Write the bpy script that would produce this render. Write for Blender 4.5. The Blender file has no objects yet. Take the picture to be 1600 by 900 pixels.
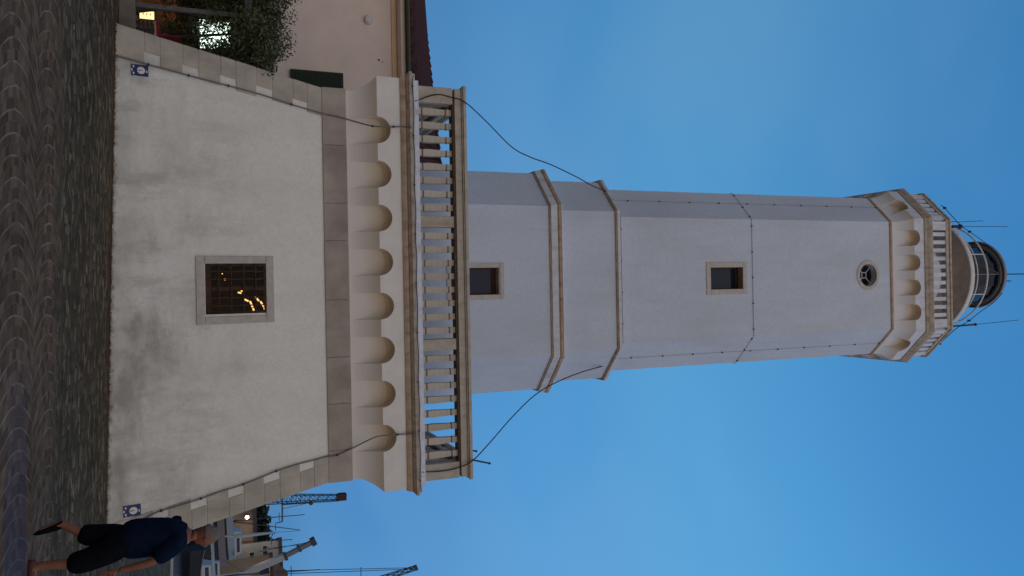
import bpy, math, random
from mathutils import Vector, Matrix
R = math.radians
random.seed(7)
scene = bpy.context.scene
col = scene.collection

# ------------------------------------------------------------------ camera
FPX = 1200.0                       # focal length in pixels of the 1600 px wide photograph
PITCH, ROLL, EYE = R(21.8), R(1.1), 1.6
_R0 = Vector((1, 0, 0)); CF = Vector((0, math.cos(PITCH), math.sin(PITCH))); _U0 = Vector((0, -math.sin(PITCH), math.cos(PITCH)))
CR = math.cos(ROLL) * _R0 - math.sin(ROLL) * _U0
CU = math.sin(ROLL) * _R0 + math.cos(ROLL) * _U0
CAMLOC = Vector((0, 0, EYE))
cam = bpy.data.cameras.new('camera'); camo = bpy.data.objects.new('camera', cam); col.objects.link(camo)
cam.sensor_fit = 'HORIZONTAL'; cam.sensor_width = 36; cam.lens = 36 * FPX / 1600
cam.clip_start = 0.05; cam.clip_end = 3000
# the phone was held upright but the picture is stored lying on its side: world-up points to the right
m = Matrix((CU, -CR, -CF)).transposed().to_4x4(); m.translation = CAMLOC
camo.matrix_world = m
scene.camera = camo

def at(v, u, Y):
    """point at real distance Y (metres ahead) seen v px up / u px right in the photo"""
    d = CF * FPX + CU * (v - 800) + CR * (u - 450)
    return CAMLOC + d * (Y / d.y)

# ------------------------------------------------------------------ light
world = bpy.data.worlds.new('World'); scene.world = world; world.use_nodes = True
nt = world.node_tree; nt.nodes.clear()
wo = nt.nodes.new('ShaderNodeOutputWorld'); bg = nt.nodes.new('ShaderNodeBackground')
sky = nt.nodes.new('ShaderNodeTexSky'); sky.sky_type = 'NISHITA'; sky.sun_disc = False
sky.sun_elevation = R(4); sky.sun_rotation = R(165); sky.ozone_density = 4.0; sky.air_density = 1.0; sky.dust_density = 0.6
def wm(mode, fac, a, b):
    x = nt.nodes.new('ShaderNodeMix'); x.data_type = 'RGBA'; x.blend_type = mode
    for i, q in ((0, fac), (6, a), (7, b)):
        if isinstance(q, (int, float)): x.inputs[i].default_value = q
        elif isinstance(q, tuple): x.inputs[i].default_value = (*q, 1)
        else: nt.links.new(q, x.inputs[i])
    return x.outputs[2]
def wmath(op, a, b):
    x = nt.nodes.new('ShaderNodeMath'); x.operation = op
    for i, q in enumerate((a, b)):
        if isinstance(q, (int, float)): x.inputs[i].default_value = q
        else: nt.links.new(q, x.inputs[i])
    return x.outputs[0]
def wramp(f, stops):
    r = nt.nodes.new('ShaderNodeValToRGB'); e = r.color_ramp.elements; r.color_ramp.interpolation = 'EASE'
    while len(e) < len(stops): e.new(.5)
    for i, (p, c) in enumerate(stops): e[i].position = p; e[i].color = (*c, 1)
    nt.links.new(f, r.inputs[0]); return r.outputs[0]
tcw = nt.nodes.new('ShaderNodeTexCoord'); sxyz = nt.nodes.new('ShaderNodeSeparateXYZ'); nt.links.new(tcw.outputs['Generated'], sxyz.inputs[0])
# blue-hour dome: the blue of each height, greyed at the unseen zenith to warm the ground, paler towards the afterglow (behind the camera and right)
dome = wramp(sxyz.outputs[2], [(0.0, (.050, .17, .38)), (.20, (.050, .215, .50)), (.40, (.078, .31, .63)), (.56, (.092, .355, .67)), (.84, (.052, .25, .57)), (1.0, (.27, .27, .30))])
glow = wramp(wmath('ADD', wmath('MULTIPLY', sxyz.outputs[1], -.5), .5), [(.0, (0, 0, 0)), (.36, (.0, .0, .0)), (.66, (.85, .85, .85)), (1.0, (1, 1, 1))])
dome = wm('MIX', glow, dome, (.52, .46, .44))
east = wmath('ADD', .94, wmath('MULTIPLY', sxyz.outputs[0], .36))
cl = nt.nodes.new('ShaderNodeTexNoise'); cl.inputs['Scale'].default_value = 1.6; cl.inputs['Detail'].default_value = 3
mpw = nt.nodes.new('ShaderNodeMapping'); mpw.inputs['Scale'].default_value = (1, 1, 2.2); nt.links.new(tcw.outputs['Generated'], mpw.inputs[0]); nt.links.new(mpw.outputs[0], cl.inputs[0])
veil = wramp(cl.outputs[0], [(.42, (0, 0, 0)), (.68, (.30, .30, .30))])
dome = wm('MIX', veil, dome, (.20, .42, .68))
dome = wm('MULTIPLY', 1, dome, east)
nish = wm('MULTIPLY', 1, sky.outputs[0], (.10, .12, .16))
mixd = wm('MIX', .85, nish, dome)
nt.links.new(mixd, bg.inputs[0]); bg.inputs[1].default_value = 0.88
nt.links.new(bg.outputs[0], wo.inputs[0])
sl = bpy.data.lights.new('afterglow', 'SUN'); slo = bpy.data.objects.new('afterglow', sl); col.objects.link(slo)
sl.energy = 0.22; sl.angle = R(60); sl.color = (1.0, 0.78, 0.60)
slo.rotation_euler = (R(72), 0, R(17))          # low afterglow behind the camera, from the right
scene.view_settings.view_transform = 'Standard'; scene.view_settings.look = 'None'
scene.view_settings.gamma = 1; scene.view_settings.exposure = 0.30
scene.view_settings.use_curve_mapping = False
scene.render.resolution_x = 1024; scene.render.resolution_y = 576

# ------------------------------------------------------------------ mesh helper
ORIG = {}
class MB:
    def __init__(s): s.v = []; s.f = []
    def add(s, vs, fs):
        b = len(s.v); s.v += [Vector(p) for p in vs]; s.f += [tuple(b + i for i in f) for f in fs]; return s
    def box(s, x0, x1, y0, y1, z0, z1):
        return s.add([(x0,y0,z0),(x1,y0,z0),(x1,y1,z0),(x0,y1,z0),(x0,y0,z1),(x1,y0,z1),(x1,y1,z1),(x0,y1,z1)],
                     [(0,3,2,1),(4,5,6,7),(0,1,5,4),(1,2,6,5),(2,3,7,6),(3,0,4,7)])
    def hexa(s, p):   # 8 corners ordered like box
        return s.add(p, [(0,3,2,1),(4,5,6,7),(0,1,5,4),(1,2,6,5),(2,3,7,6),(3,0,4,7)])
    def obox(s, a, b, w, h, up=(0,0,1)):   # bar from a to b with section w x h
        a = Vector(a); b = Vector(b); d = (b - a).normalized(); upv = Vector(up)
        if abs(d.dot(upv)) > .98: upv = Vector((0,1,0))
        x = d.cross(upv).normalized() * w / 2; y = x.cross(d).normalized() * h / 2
        return s.hexa([a-x-y, a+x-y, b+x-y, b-x-y, a-x+y, a+x+y, b+x+y, b-x+y])
    def rings(s, rs, cap0=True, cap1=True):
        n = len(rs[0]); b = len(s.v)
        for r in rs: s.v += [Vector(p) for p in r]
        for i in range(len(rs) - 1):
            for k in range(n):
                a = b + i*n + k; c = b + i*n + (k+1) % n
                s.f.append((a, c, c + n, a + n))
        if cap0: s.f.append(tuple(b + k for k in reversed(range(n))))
        if cap1: s.f.append(tuple(b + (len(rs)-1)*n + k for k in range(n)))
        return s
    def tube(s, pts, r, n=6, cap=True):
        pts = [Vector(p) for p in pts]; rs = []; prev = None
        for i, p in enumerate(pts):
            d = (pts[min(i+1, len(pts)-1)] - pts[max(i-1, 0)]).normalized()
            if prev is None:
                up = Vector((0,0,1)) if abs(d.z) < .9 else Vector((0,1,0)); x = d.cross(up).normalized()
            else: x = (prev - d * prev.dot(d)).normalized()
            prev = x; y = d.cross(x); rr = r[i] if isinstance(r, (list, tuple)) else r
            rs.append([p + (x*math.cos(2*math.pi*k/n) + y*math.sin(2*math.pi*k/n))*rr for k in range(n)])
        return s.rings(rs, cap, cap)
    def lathe(s, prof, cx, cy, n=48, cap0=False, cap1=False):
        return s.rings([[(cx + r*math.cos(2*math.pi*k/n), cy + r*math.sin(2*math.pi*k/n), z) for k in range(n)] for r, z in prof], cap0, cap1)
    def ball(s, c, r, n=10, sz=1.0):
        prof = [(max(1e-4, r*math.sin(math.pi*i/n)), c[2] - r*sz*math.cos(math.pi*i/n)) for i in range(n+1)]
        return s.lathe(prof, c[0], c[1], n+2)
    def poly(s, pts, n, thick):     # flat polygon extruded by thick along n
        n = Vector(n).normalized()*thick; a = [Vector(p) for p in pts]
        return s.rings([a, [p + n for p in a]])
    def build(s, name, mat, parent=None, smooth=False, bevel=0):
        o_ = ORIG.get(parent.as_pointer(), Vector((0,0,0))) if parent else (None)
        if parent is None:
            o_ = Vector((0,0,0))
            if s.v:
                xs = [p.x for p in s.v]; ys = [p.y for p in s.v]; zs = [p.z for p in s.v]
                o_ = Vector(((min(xs)+max(xs))/2, (min(ys)+max(ys))/2, min(zs)))
        me = bpy.data.meshes.new(name); me.from_pydata([tuple(p - o_) for p in s.v], [], s.f)
        me.materials.append(mat); me.update()
        if smooth:
            for p in me.polygons: p.use_smooth = True
        ob = bpy.data.objects.new(name, me); col.objects.link(ob)
        if parent: ob.parent = parent
        else: ob.location = o_
        ORIG[ob.as_pointer()] = o_
        if bevel:
            bm = ob.modifiers.new('bevel', 'BEVEL'); bm.width = bevel; bm.segments = 2; bm.limit_method = 'ANGLE'
        return ob
def tag(o, label=None, cat=None, group=None, kind=None):
    if label: o['label'] = label
    if cat: o['category'] = cat
    if group: o['group'] = group
    if kind: o['kind'] = kind
    return o
def thing(name, loc, label, cat, group=None):
    o = bpy.data.objects.new(name, None); col.objects.link(o); o.location = loc; o.empty_display_size = .2
    ORIG[o.as_pointer()] = Vector(loc); return tag(o, label, cat, group)
def copy_obj(o, parent, off):
    c = o.copy(); col.objects.link(c); c.parent = parent; c.location = o.location + Vector(off)
    ORIG[c.as_pointer()] = ORIG[o.as_pointer()]; return c

# ------------------------------------------------------------------ materials
class NT:
    def __init__(s, name):
        s.m = bpy.data.materials.new(name); s.m.use_nodes = True; s.t = s.m.node_tree
        s.b = s.t.nodes['Principled BSDF']; s.tc = s.t.nodes.new('ShaderNodeTexCoord')
    def n(s, ty, **kw):
        x = s.t.nodes.new(ty)
        for k, v in kw.items(): setattr(x, k, v)
        return x
    def l(s, a, b): s.t.links.new(a, b)
    def math(s, op, a, b=None, c=None, clamp=False):
        x = s.n('ShaderNodeMath', operation=op); x.use_clamp = clamp
        for i, q in enumerate((a, b, c)):
            if q is None: continue
            if isinstance(q, (int, float)): x.inputs[i].default_value = q
            else: s.l(q, x.inputs[i])
        return x.outputs[0]
    def noise(s, scale, detail=4, rough=.55, vec=None, sc=(1,1,1)):
        mp = s.n('ShaderNodeMapping'); mp.inputs['Scale'].default_value = sc
        s.l(vec or s.tc.outputs['Object'], mp.inputs[0])
        x = s.n('ShaderNodeTexNoise'); x.inputs['Scale'].default_value = scale; x.inputs['Detail'].default_value = detail
        x.inputs['Roughness'].default_value = rough; s.l(mp.outputs[0], x.inputs['Vector']); return x.outputs[0]
    def ramp(s, fac, stops):
        r = s.n('ShaderNodeValToRGB'); e = r.color_ramp.elements
        while len(e) < len(stops): e.new(.5)
        for i, (p, c) in enumerate(stops):
            e[i].position = p; e[i].color = (c, c, c, 1) if isinstance(c, (int, float)) else (*c, 1)
        s.l(fac, r.inputs[0]); return r.outputs[0]
    def mix(s, fac, a, b, mode='MIX'):
        x = s.n('ShaderNodeMix', data_type='RGBA', blend_type=mode)
        for i, q in ((0, fac), (6, a), (7, b)):
            if isinstance(q, (int, float)): x.inputs[i].default_value = q
            elif isinstance(q, tuple): x.inputs[i].default_value = (*q, 1)
            else: s.l(q, x.inputs[i])
        return x.outputs[2]
    def bump(s, h, strength=.3, dist=.02):
        b = s.n('ShaderNodeBump'); b.inputs['Strength'].default_value = strength; b.inputs['Distance'].default_value = dist
        s.l(h, b.inputs['Height']); s.l(b.outputs[0], s.b.inputs['Normal'])
    def col(s, c):
        if isinstance(c, tuple): s.b.inputs['Base Color'].default_value = (*c, 1)
        else: s.l(c, s.b.inputs['Base Color'])
    def done(s, rough=.8, metal=0, spec=.3):
        s.b.inputs['Roughness'].default_value = rough; s.b.inputs['Metallic'].default_value = metal
        s.b.inputs['Specular IOR Level'].default_value = spec; return s.m
def mottled(name, a, b, scale=4, rough=.85, bump=.15, streak=None, metal=0, spec=.25, bdist=.01):
    t = NT(name); n1 = t.noise(scale, 6, .6)
    c = t.mix(t.ramp(n1, [(.32, 0.0), (.68, 1.0)]), a, b)
    if streak:
        s_ = t.ramp(t.noise(streak[1], 4, .6, sc=(1, 1, .12)), [(.5, 0.0), (.75, streak[2])]); c = t.mix(s_, c, streak[0])
    t.col(c)
    if bump: t.bump(t.noise(scale*9, 5, .6), bump, bdist)
    return t.done(rough, metal, spec)
def plain(name, c, rough=.6, metal=0, spec=.4):
    t = NT(name); n1 = t.noise(9, 4, .6); t.col(t.mix(t.ramp(n1, [(.3, 0.0), (.7, 1.0)]), tuple(x*.85 for x in c), tuple(min(1, x*1.1) for x in c)))
    return t.done(rough, metal, spec)
def emis(name, c, e):
    t = NT(name); t.col(c); t.b.inputs['Emission Color'].default_value = (*c, 1); t.b.inputs['Emission Strength'].default_value = e
    return t.done(.5)

# lime plaster of the square base: grey smudges in broken patches over its lower half, moss at the foot
t = NT('base_plaster'); obj_ = t.tc.outputs['Object']
sep = t.n('ShaderNodeSeparateXYZ'); t.l(obj_, sep.inputs[0])
n1 = t.noise(.55, 6, .62, sc=(1, 1, 1.6)); n2 = t.noise(1.6, 6, .65, sc=(.7, .7, 1.5)); n3 = t.noise(14, 5, .6)
c = t.mix(t.ramp(n3, [(.3, 0.0), (.7, 1.0)]), (.69, .69, .635), (.77, .77, .72))
low = t.math('SUBTRACT', 1, t.math('MULTIPLY', sep.outputs[2], .36, clamp=True), clamp=True)
sm = t.math('MULTIPLY', t.ramp(n1, [(.34, 0.0), (.66, 1.0)]), t.ramp(n2, [(.36, 0.0), (.70, 1.0)]))
c = t.mix(t.math('MULTIPLY', t.math('MULTIPLY', sm, low), 1.5, clamp=True), c, (.36, .355, .32))
c = t.mix(t.math('MULTIPLY', t.ramp(t.noise(1.1, 5, .6, sc=(1, 1, .4)), [(.45, 0.0), (.75, 1.0)]), .35), c, (.58, .55, .49))
stk = t.ramp(t.noise(1.5, 6, .7, sc=(1.5, 1.5, .38)), [(.50, 0.0), (.62, .75), (.72, 1.0)])
stk = t.math('MULTIPLY', stk, t.math('SUBTRACT', 1.15, t.math('MULTIPLY', sep.outputs[2], .34), clamp=True), clamp=True)
c = t.mix(t.math('MULTIPLY', stk, .55), c, (.37, .36, .325))
hair = t.ramp(t.noise(2.3, 8, .75, sc=(1, 1, .6)), [(.485, 0.0), (.50, 1.0), (.515, 0.0)])
c = t.mix(t.math('MULTIPLY', hair, .16), c, (.30, .28, .25))
spl = t.math('MULTIPLY', t.math('SUBTRACT', 1, t.math('MULTIPLY', sep.outputs[2], 1.9), clamp=True), t.noise(5, 5, .7), clamp=True)
c = t.mix(t.math('MULTIPLY', spl, .55), c, (.30, .27, .22))
foot = t.math('SUBTRACT', t.noise(7, 4, .7), t.math('MULTIPLY', t.math('ADD', sep.outputs[2], t.math('MULTIPLY', sep.outputs[0], .033)), 3.2))
c = t.mix(t.ramp(foot, [(.34, 0.0), (.62, .8)]), c, (.13, .11, .075))
t.col(c); t.bump(t.math('ADD', t.noise(5, 5, .6), t.math('MULTIPLY', t.noise(60, 3, .6), .25)), .22, .02); M_BASE = t.done(.9, 0, .15)
# same render higher up, greyer and cleaner
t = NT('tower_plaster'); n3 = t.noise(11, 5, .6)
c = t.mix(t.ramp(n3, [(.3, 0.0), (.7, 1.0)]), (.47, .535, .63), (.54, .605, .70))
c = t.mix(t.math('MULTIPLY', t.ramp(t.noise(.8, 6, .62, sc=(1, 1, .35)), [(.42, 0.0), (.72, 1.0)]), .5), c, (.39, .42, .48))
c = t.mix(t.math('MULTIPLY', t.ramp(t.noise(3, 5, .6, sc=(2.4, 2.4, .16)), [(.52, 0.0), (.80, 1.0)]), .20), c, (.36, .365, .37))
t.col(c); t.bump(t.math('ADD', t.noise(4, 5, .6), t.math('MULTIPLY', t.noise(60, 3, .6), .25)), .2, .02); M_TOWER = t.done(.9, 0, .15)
# render of the bracket friezes, colour turning ochre towards the heads of the recesses
def ochre_topped(name, za, zb, base, ochre):
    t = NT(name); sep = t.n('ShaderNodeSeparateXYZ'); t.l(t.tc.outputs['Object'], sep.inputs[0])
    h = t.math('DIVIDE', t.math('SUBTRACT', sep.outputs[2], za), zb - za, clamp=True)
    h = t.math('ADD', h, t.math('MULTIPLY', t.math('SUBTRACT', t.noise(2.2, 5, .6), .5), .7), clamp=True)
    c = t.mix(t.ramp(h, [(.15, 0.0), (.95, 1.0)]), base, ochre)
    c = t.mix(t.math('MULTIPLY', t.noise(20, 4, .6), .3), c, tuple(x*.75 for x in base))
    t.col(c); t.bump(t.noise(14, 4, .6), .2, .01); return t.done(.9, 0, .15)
M_STONE = mottled('corner_stone', (.36, .33, .275), (.50, .46, .395), 2.2, .85, .35, ((.20, .175, .14), 2.0, .5))
M_SLAB = mottled('band_stone', (.27, .225, .195), (.44, .395, .34), 1.1, .75, .3, ((.52, .49, .45), 3.0, .3))
M_CORN = mottled('stained_cornice', (.36, .25, .165), (.50, .39, .29), 3.5, .9, .4, ((.16, .10, .06), 6.0, .6))
M_CORN2 = mottled('weathered_cornice', (.34, .28, .22), (.48, .43, .37), 5, .9, .4, ((.15, .10, .07), 9.0, .6))
M_RAIL = mottled('rail_stone', (.38, .345, .29), (.50, .46, .40), 5, .85, .3, ((.24, .18, .12), 5.0, .5))
M_BAL = mottled('baluster_stone', (.42, .385, .33), (.54, .50, .44), 7, .85, .3, ((.28, .20, .13), 8.0, .4))
t = NT('baluster_stone'); sep = t.n('ShaderNodeSeparateXYZ'); t.l(t.tc.outputs['Object'], sep.inputs[0])
c = t.mix(t.ramp(t.noise(7, 6, .6), [(.32, 0.0), (.68, 1.0)]), (.44, .405, .35), (.56, .52, .46))
def nb(z0, w): return t.math('SUBTRACT', 1, t.math('DIVIDE', t.math('ABSOLUTE', t.math('SUBTRACT', sep.outputs[2], z0)), w), clamp=True)
gr_ = t.math('MULTIPLY', t.math('ADD', nb(6.165, .035), nb(6.722, .03)), t.math('ADD', .6, t.noise(5, 3, .6)), clamp=True)
c = t.mix(gr_, c, (.20, .125, .07))
oi_ = t.n('ShaderNodeObjectInfo'); c = t.mix(t.math('MULTIPLY', oi_.outputs['Random'], .38), c, (.34, .29, .23)); t.col(c); t.bump(t.noise(60, 4, .6), .25, .01); M_BAL = t.done(.88, 0, .2)
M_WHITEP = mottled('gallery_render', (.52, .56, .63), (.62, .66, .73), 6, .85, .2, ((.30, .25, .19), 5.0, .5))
M_FRAME = mottled('window_stone', (.40, .37, .34), (.50, .47, .43), 9, .8, .3)
M_WOOD = mottled('dark_wood', (.035, .016, .010), (.06, .028, .017), 12, .55, .1)
M_DGREEN = mottled('shutter_green', (.018, .034, .026), (.028, .048, .036), 14, .6, .1)
M_DARKIN = plain('dark_interior', (.006, .008, .012), .9, 0, .05)
t = NT('night_glass'); t.col((.010, .020, .045)); M_GLASS = t.done(.08, 0, .25)
def clear(name, ior):
    t = NT(name); tr = t.n('ShaderNodeBsdfTransparent'); gl = t.n('ShaderNodeBsdfGlossy'); fr = t.n('ShaderNodeFresnel'); mx = t.n('ShaderNodeMixShader'); fr.inputs['IOR'].default_value = ior
    gl.inputs['Roughness'].default_value = .03; tr.inputs['Color'].default_value = (.75, .8, .85, 1)
    t.l(fr.outputs[0], mx.inputs[0]); t.l(tr.outputs[0], mx.inputs[1]); t.l(gl.outputs[0], mx.inputs[2])
    t.l(mx.outputs[0], t.t.nodes['Material Output'].inputs[0]); return t.m
M_CLEAR2 = clear('old_glass', 1.2); M_CLEAR3 = clear('lantern_pane', 1.45)
t = NT('clear_glass'); tr = t.n('ShaderNodeBsdfTransparent'); gl = t.n('ShaderNodeBsdfGlossy'); fr = t.n('ShaderNodeFresnel'); mx = t.n('ShaderNodeMixShader')
gl.inputs['Roughness'].default_value = .03; gl.inputs['Color'].default_value = (.9, .95, 1, 1); tr.inputs['Color'].default_value = (.75, .8, .85, 1)
t.l(fr.outputs[0], mx.inputs[0]); t.l(tr.outputs[0], mx.inputs[1]); t.l(gl.outputs[0], mx.inputs[2])
t.l(mx.outputs[0], t.t.nodes['Material Output'].inputs[0]); M_CLEAR = t.m
M_IRON = plain('dark_iron', (.03, .028, .03), .6, .4)
M_CABLE = plain('grey_cable', (.17, .165, .17), .6, .1)
M_WHITE = plain('white_paint', (.62, .62, .60), .5)
M_BRONZE = mottled('lantern_dark_metal', (.05, .04, .035), (.09, .075, .065), 6, .5, .1, metal=.3)
M_RIM = mottled('lantern_rim_metal', (.17, .18, .20), (.26, .27, .29), 6, .45, .1, metal=.3)

# ------------------------------------------------------------------ ground, quay, water
def gz(x): return -.02 - .033 * max(-9, min(22, x))
t = NT('quay_paving'); sep = t.n('ShaderNodeSeparateXYZ'); t.l(t.tc.outputs['Object'], sep.inputs[0])
X, Y = sep.outputs[0], sep.outputs[1]
wob = t.math('MULTIPLY', t.math('SUBTRACT', t.noise(.8, 3, .5), .5), .12)
yy = t.math('ADD', t.math('DIVIDE', t.math('SUBTRACT', Y, 7.50), 1.6), wob)
tt = t.math('SUBTRACT', t.math('MULTIPLY', t.math('FRACT', yy), 2), 1)
s_ = t.math('ADD', X, t.math('MULTIPLY', t.math('SUBTRACT', 1, t.math('MULTIPLY', tt, tt)), .26))
s_ = t.math('ADD', s_, t.math('MULTIPLY', t.math('FLOOR', yy), .37))
s_ = t.math('ADD', s_, wob)
cv = t.n('ShaderNodeCombineXYZ'); t.l(yy, cv.inputs[0]); t.l(s_, cv.inputs[1])
def setts(scale_vec, bw, rh, mortar):
    mp = t.n('ShaderNodeMapping'); mp.inputs['Scale'].default_value = scale_vec; t.l(cv.outputs[0], mp.inputs[0])
    br = t.n('ShaderNodeTexBrick'); t.l(mp.outputs[0], br.inputs['Vector']); br.inputs['Scale'].default_value = 1
    br.inputs['Brick Width'].default_value = bw; br.inputs['Row Height'].default_value = rh; br.inputs['Mortar Size'].default_value = mortar
    br.inputs['Mortar Smooth'].default_value = .4; br.inputs['Color1'].default_value = (.0, .0, .0, 1); br.inputs['Color2'].default_value = (1, 1, 1, 1)
    br.inputs['Mortar'].default_value = (.5, .5, .5, 1); return br
br = setts((1.6, 1, 1), .14, .105, .007)
cs = t.ramp(br.outputs['Color'], [(0, (.095, .057, .032)), (.5, (.155, .096, .057)), (1, (.225, .148, .095))])
big = t.math('FRACT', t.math('DIVIDE', s_, .21)); jl = t.ramp(big, [(0, 1.0), (.06, .5), (.11, 0.0)])
jl = t.math('MULTIPLY', jl, t.ramp(t.noise(2.5, 4, .7), [(.40, 0.1), (.62, 1.0)]))
cs = t.mix(t.math('MULTIPLY', br.outputs['Fac'], .55), cs, (.17, .15, .13))
cs = t.mix(t.math('MULTIPLY', jl, .9), cs, (.44, .40, .36))
# rough cobbles nearer the tower
mp = t.n('ShaderNodeMapping'); mp.inputs['Scale'].default_value = (5.2, 6.5, 1); t.l(t.tc.outputs['Object'], mp.inputs[0])
vo = t.n('ShaderNodeTexVoronoi'); t.l(mp.outputs[0], vo.inputs['Vector']); vo.inputs['Scale'].default_value = 1; vo.inputs['Randomness'].default_value = .9
vd = t.n('ShaderNodeTexVoronoi', feature='DISTANCE_TO_EDGE'); t.l(mp.outputs[0], vd.inputs['Vector']); vd.inputs['Scale'].default_value = 1; vd.inputs['Randomness'].default_value = .9
sv = t.n('ShaderNodeSeparateColor'); t.l(vo.outputs['Color'], sv.inputs[0])
cc = t.ramp(sv.outputs[0], [(0, (.060, .043, .024)), (.6, (.135, .098, .060)), (1, (.27, .21, .14))])
edge = t.ramp(vd.outputs['Distance'], [(0, 1.0), (.09, 0.0)])
cc = t.mix(edge, cc, (.045, .037, .028))
cc = t.mix(t.math('MULTIPLY', t.ramp(t.noise(1.3, 5, .7), [(.42, 0.0), (.66, 1.0)]), .55), cc, (.085, .075, .045))
zone = t.ramp(t.math('ADD', t.math('DIVIDE', t.math('SUBTRACT', Y, 9.0), 5.0), t.math('MULTIPLY', t.math('SUBTRACT', t.noise(1.2, 4, .6), .5), .35)), [(.20, 0.0), (.34, 1.0)])
base = t.mix(zone, cs, cc)
# blue-grey tint over a strip of the paving at right
strip = t.math('MULTIPLY', t.math('MULTIPLY', t.ramp(t.math('ADD', Y, t.math('MULTIPLY', X, 0)), [(0, 0.0), (1, 1.0)]), 1), 1)
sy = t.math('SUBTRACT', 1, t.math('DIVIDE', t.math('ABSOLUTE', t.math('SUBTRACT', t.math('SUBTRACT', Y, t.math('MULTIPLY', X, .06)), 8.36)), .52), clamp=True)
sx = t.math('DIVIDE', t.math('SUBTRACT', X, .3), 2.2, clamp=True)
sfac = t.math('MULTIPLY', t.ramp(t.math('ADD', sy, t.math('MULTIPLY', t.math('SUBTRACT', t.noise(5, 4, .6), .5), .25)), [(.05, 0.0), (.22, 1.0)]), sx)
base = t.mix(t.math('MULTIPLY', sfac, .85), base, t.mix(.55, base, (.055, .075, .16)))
# grime and moss line along the foot of the wall
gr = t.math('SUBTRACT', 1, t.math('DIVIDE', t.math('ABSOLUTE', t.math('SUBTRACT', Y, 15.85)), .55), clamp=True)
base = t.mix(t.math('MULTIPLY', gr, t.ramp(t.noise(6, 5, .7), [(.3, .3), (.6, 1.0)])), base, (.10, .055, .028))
base = t.mix(.65, base, t.mix(t.ramp(t.noise(.35, 4, .6), [(.35, 0.0), (.7, 1.0)]), (.55, .55, .55), (1.0, 1.0, 1.0)), 'MULTIPLY')
t.col(base)
hgt = t.mix(zone, t.math('SUBTRACT', 1, br.outputs['Fac']), t.math('MULTIPLY', vd.outputs['Distance'], 3))
hh = t.math('ADD', hgt, t.math('MULTIPLY', t.noise(30, 4, .6), .5))
t.bump(hh, .8, .03); M_PAVE = t.done(.9, 0, .08)
mb = MB()
mb.add([(-120,-14,gz(-9)),(-9,-14,gz(-9)),(-9,30,gz(-9)),(-120,30,gz(-9))],[(0,1,2,3)])
mb.add([(-9,-14,gz(-9)),(22,-14,gz(22)),(22,47,gz(22)),(13,50,gz(13)),(-9,57,gz(-9)),(-9,30,gz(-9))],[(0,1,2,3,4,5)])
mb.add([(22,-14,gz(22)),(90,-14,gz(22)),(90,26,gz(22)),(22,47,gz(22))],[(0,1,2,3)])
mb.add([(-120,30,gz(-9)),(-9,30,gz(-9)),(-9,57,gz(-9)),(-120,90,gz(-9))],[(0,1,2,3)])
g = mb.build('ground', M_PAVE); 
for v_ in g.data.vertices: v_.co += g.location
g.location = (0, 0, 0); tag(g, kind='structure')
M_KERB = mottled('kerb_stone', (.38, .37, .35), (.50, .49, .46), 3, .8, .3)
mb = MB()
for a, b in (((90,26,gz(22)),(22,47,gz(22))), ((22,47,gz(22)),(13,50,gz(13))), ((13,50,gz(13)),(-9,57,gz(-9)))):
    a = Vector(a); b = Vector(b); nrm = Vector((b.y-a.y, -(b.x-a.x), 0)).normalized(); nrm = nrm if nrm.y > 0 else -nrm
    up = Vector((0,0,.12)); dn = Vector((0,0,-1.6))
    mb.hexa([a+dn, b+dn, b+dn+nrm*.5, a+dn+nrm*.5, a+up, b+up, b+up+nrm*.5, a+up+nrm*.5])
tag(mb.build('quay_edge', M_KERB), kind='structure')
t = NT('harbour_water'); t.col(t.mix(t.noise(.15, 3, .5), (.008, .015, .028), (.015, .026, .042)))
t.bump(t.noise(1.0, 5, .6, sc=(.35, 1.2, 1)), .35, .25); M_WATER = t.done(.12, 0, .5)
mb = MB(); mb.add([(-700,18,-1.35),(900,18,-1.35),(900,1500,-1.35),(-700,1500,-1.35)],[(0,1,2,3)])
tag(mb.build('water', M_WATER), kind='structure')

# ------------------------------------------------------------------ lighthouse
CX, YC = -.14, 20.93          # centre of the square base
TX = -.17                     # centre line of the tower
LH = thing('lighthouse', (CX, YC, 0), 'tall white chamfered lighthouse tower rising from a square battered base with balustrades', 'lighthouse')
O3 = Vector((CX, YC, 0))
def sq(h, z): return [(CX-h, YC-h, z), (CX+h, YC-h, z), (CX+h, YC+h, z), (CX-h, YC+h, z)]
def octo(hd, c, d=0, z=0, cx=TX):
    h = hd + d; k = c + .5858*d; e = h - k
    return [(cx-e,YC-h,z),(cx+e,YC-h,z),(cx+h,YC-e,z),(cx+h,YC+e,z),(cx+e,YC+h,z),(cx-e,YC+h,z),(cx-h,YC+e,z),(cx-h,YC-e,z)]
HB, HT, ZT = 4.95, 4.20, 4.0          # half width at foot (z=0), at band, height of band
def hw(z): return HB + (HT - HB) * z / ZT
def fp(x, z, out=0): return (x, YC - hw(z) - out, z)
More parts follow.
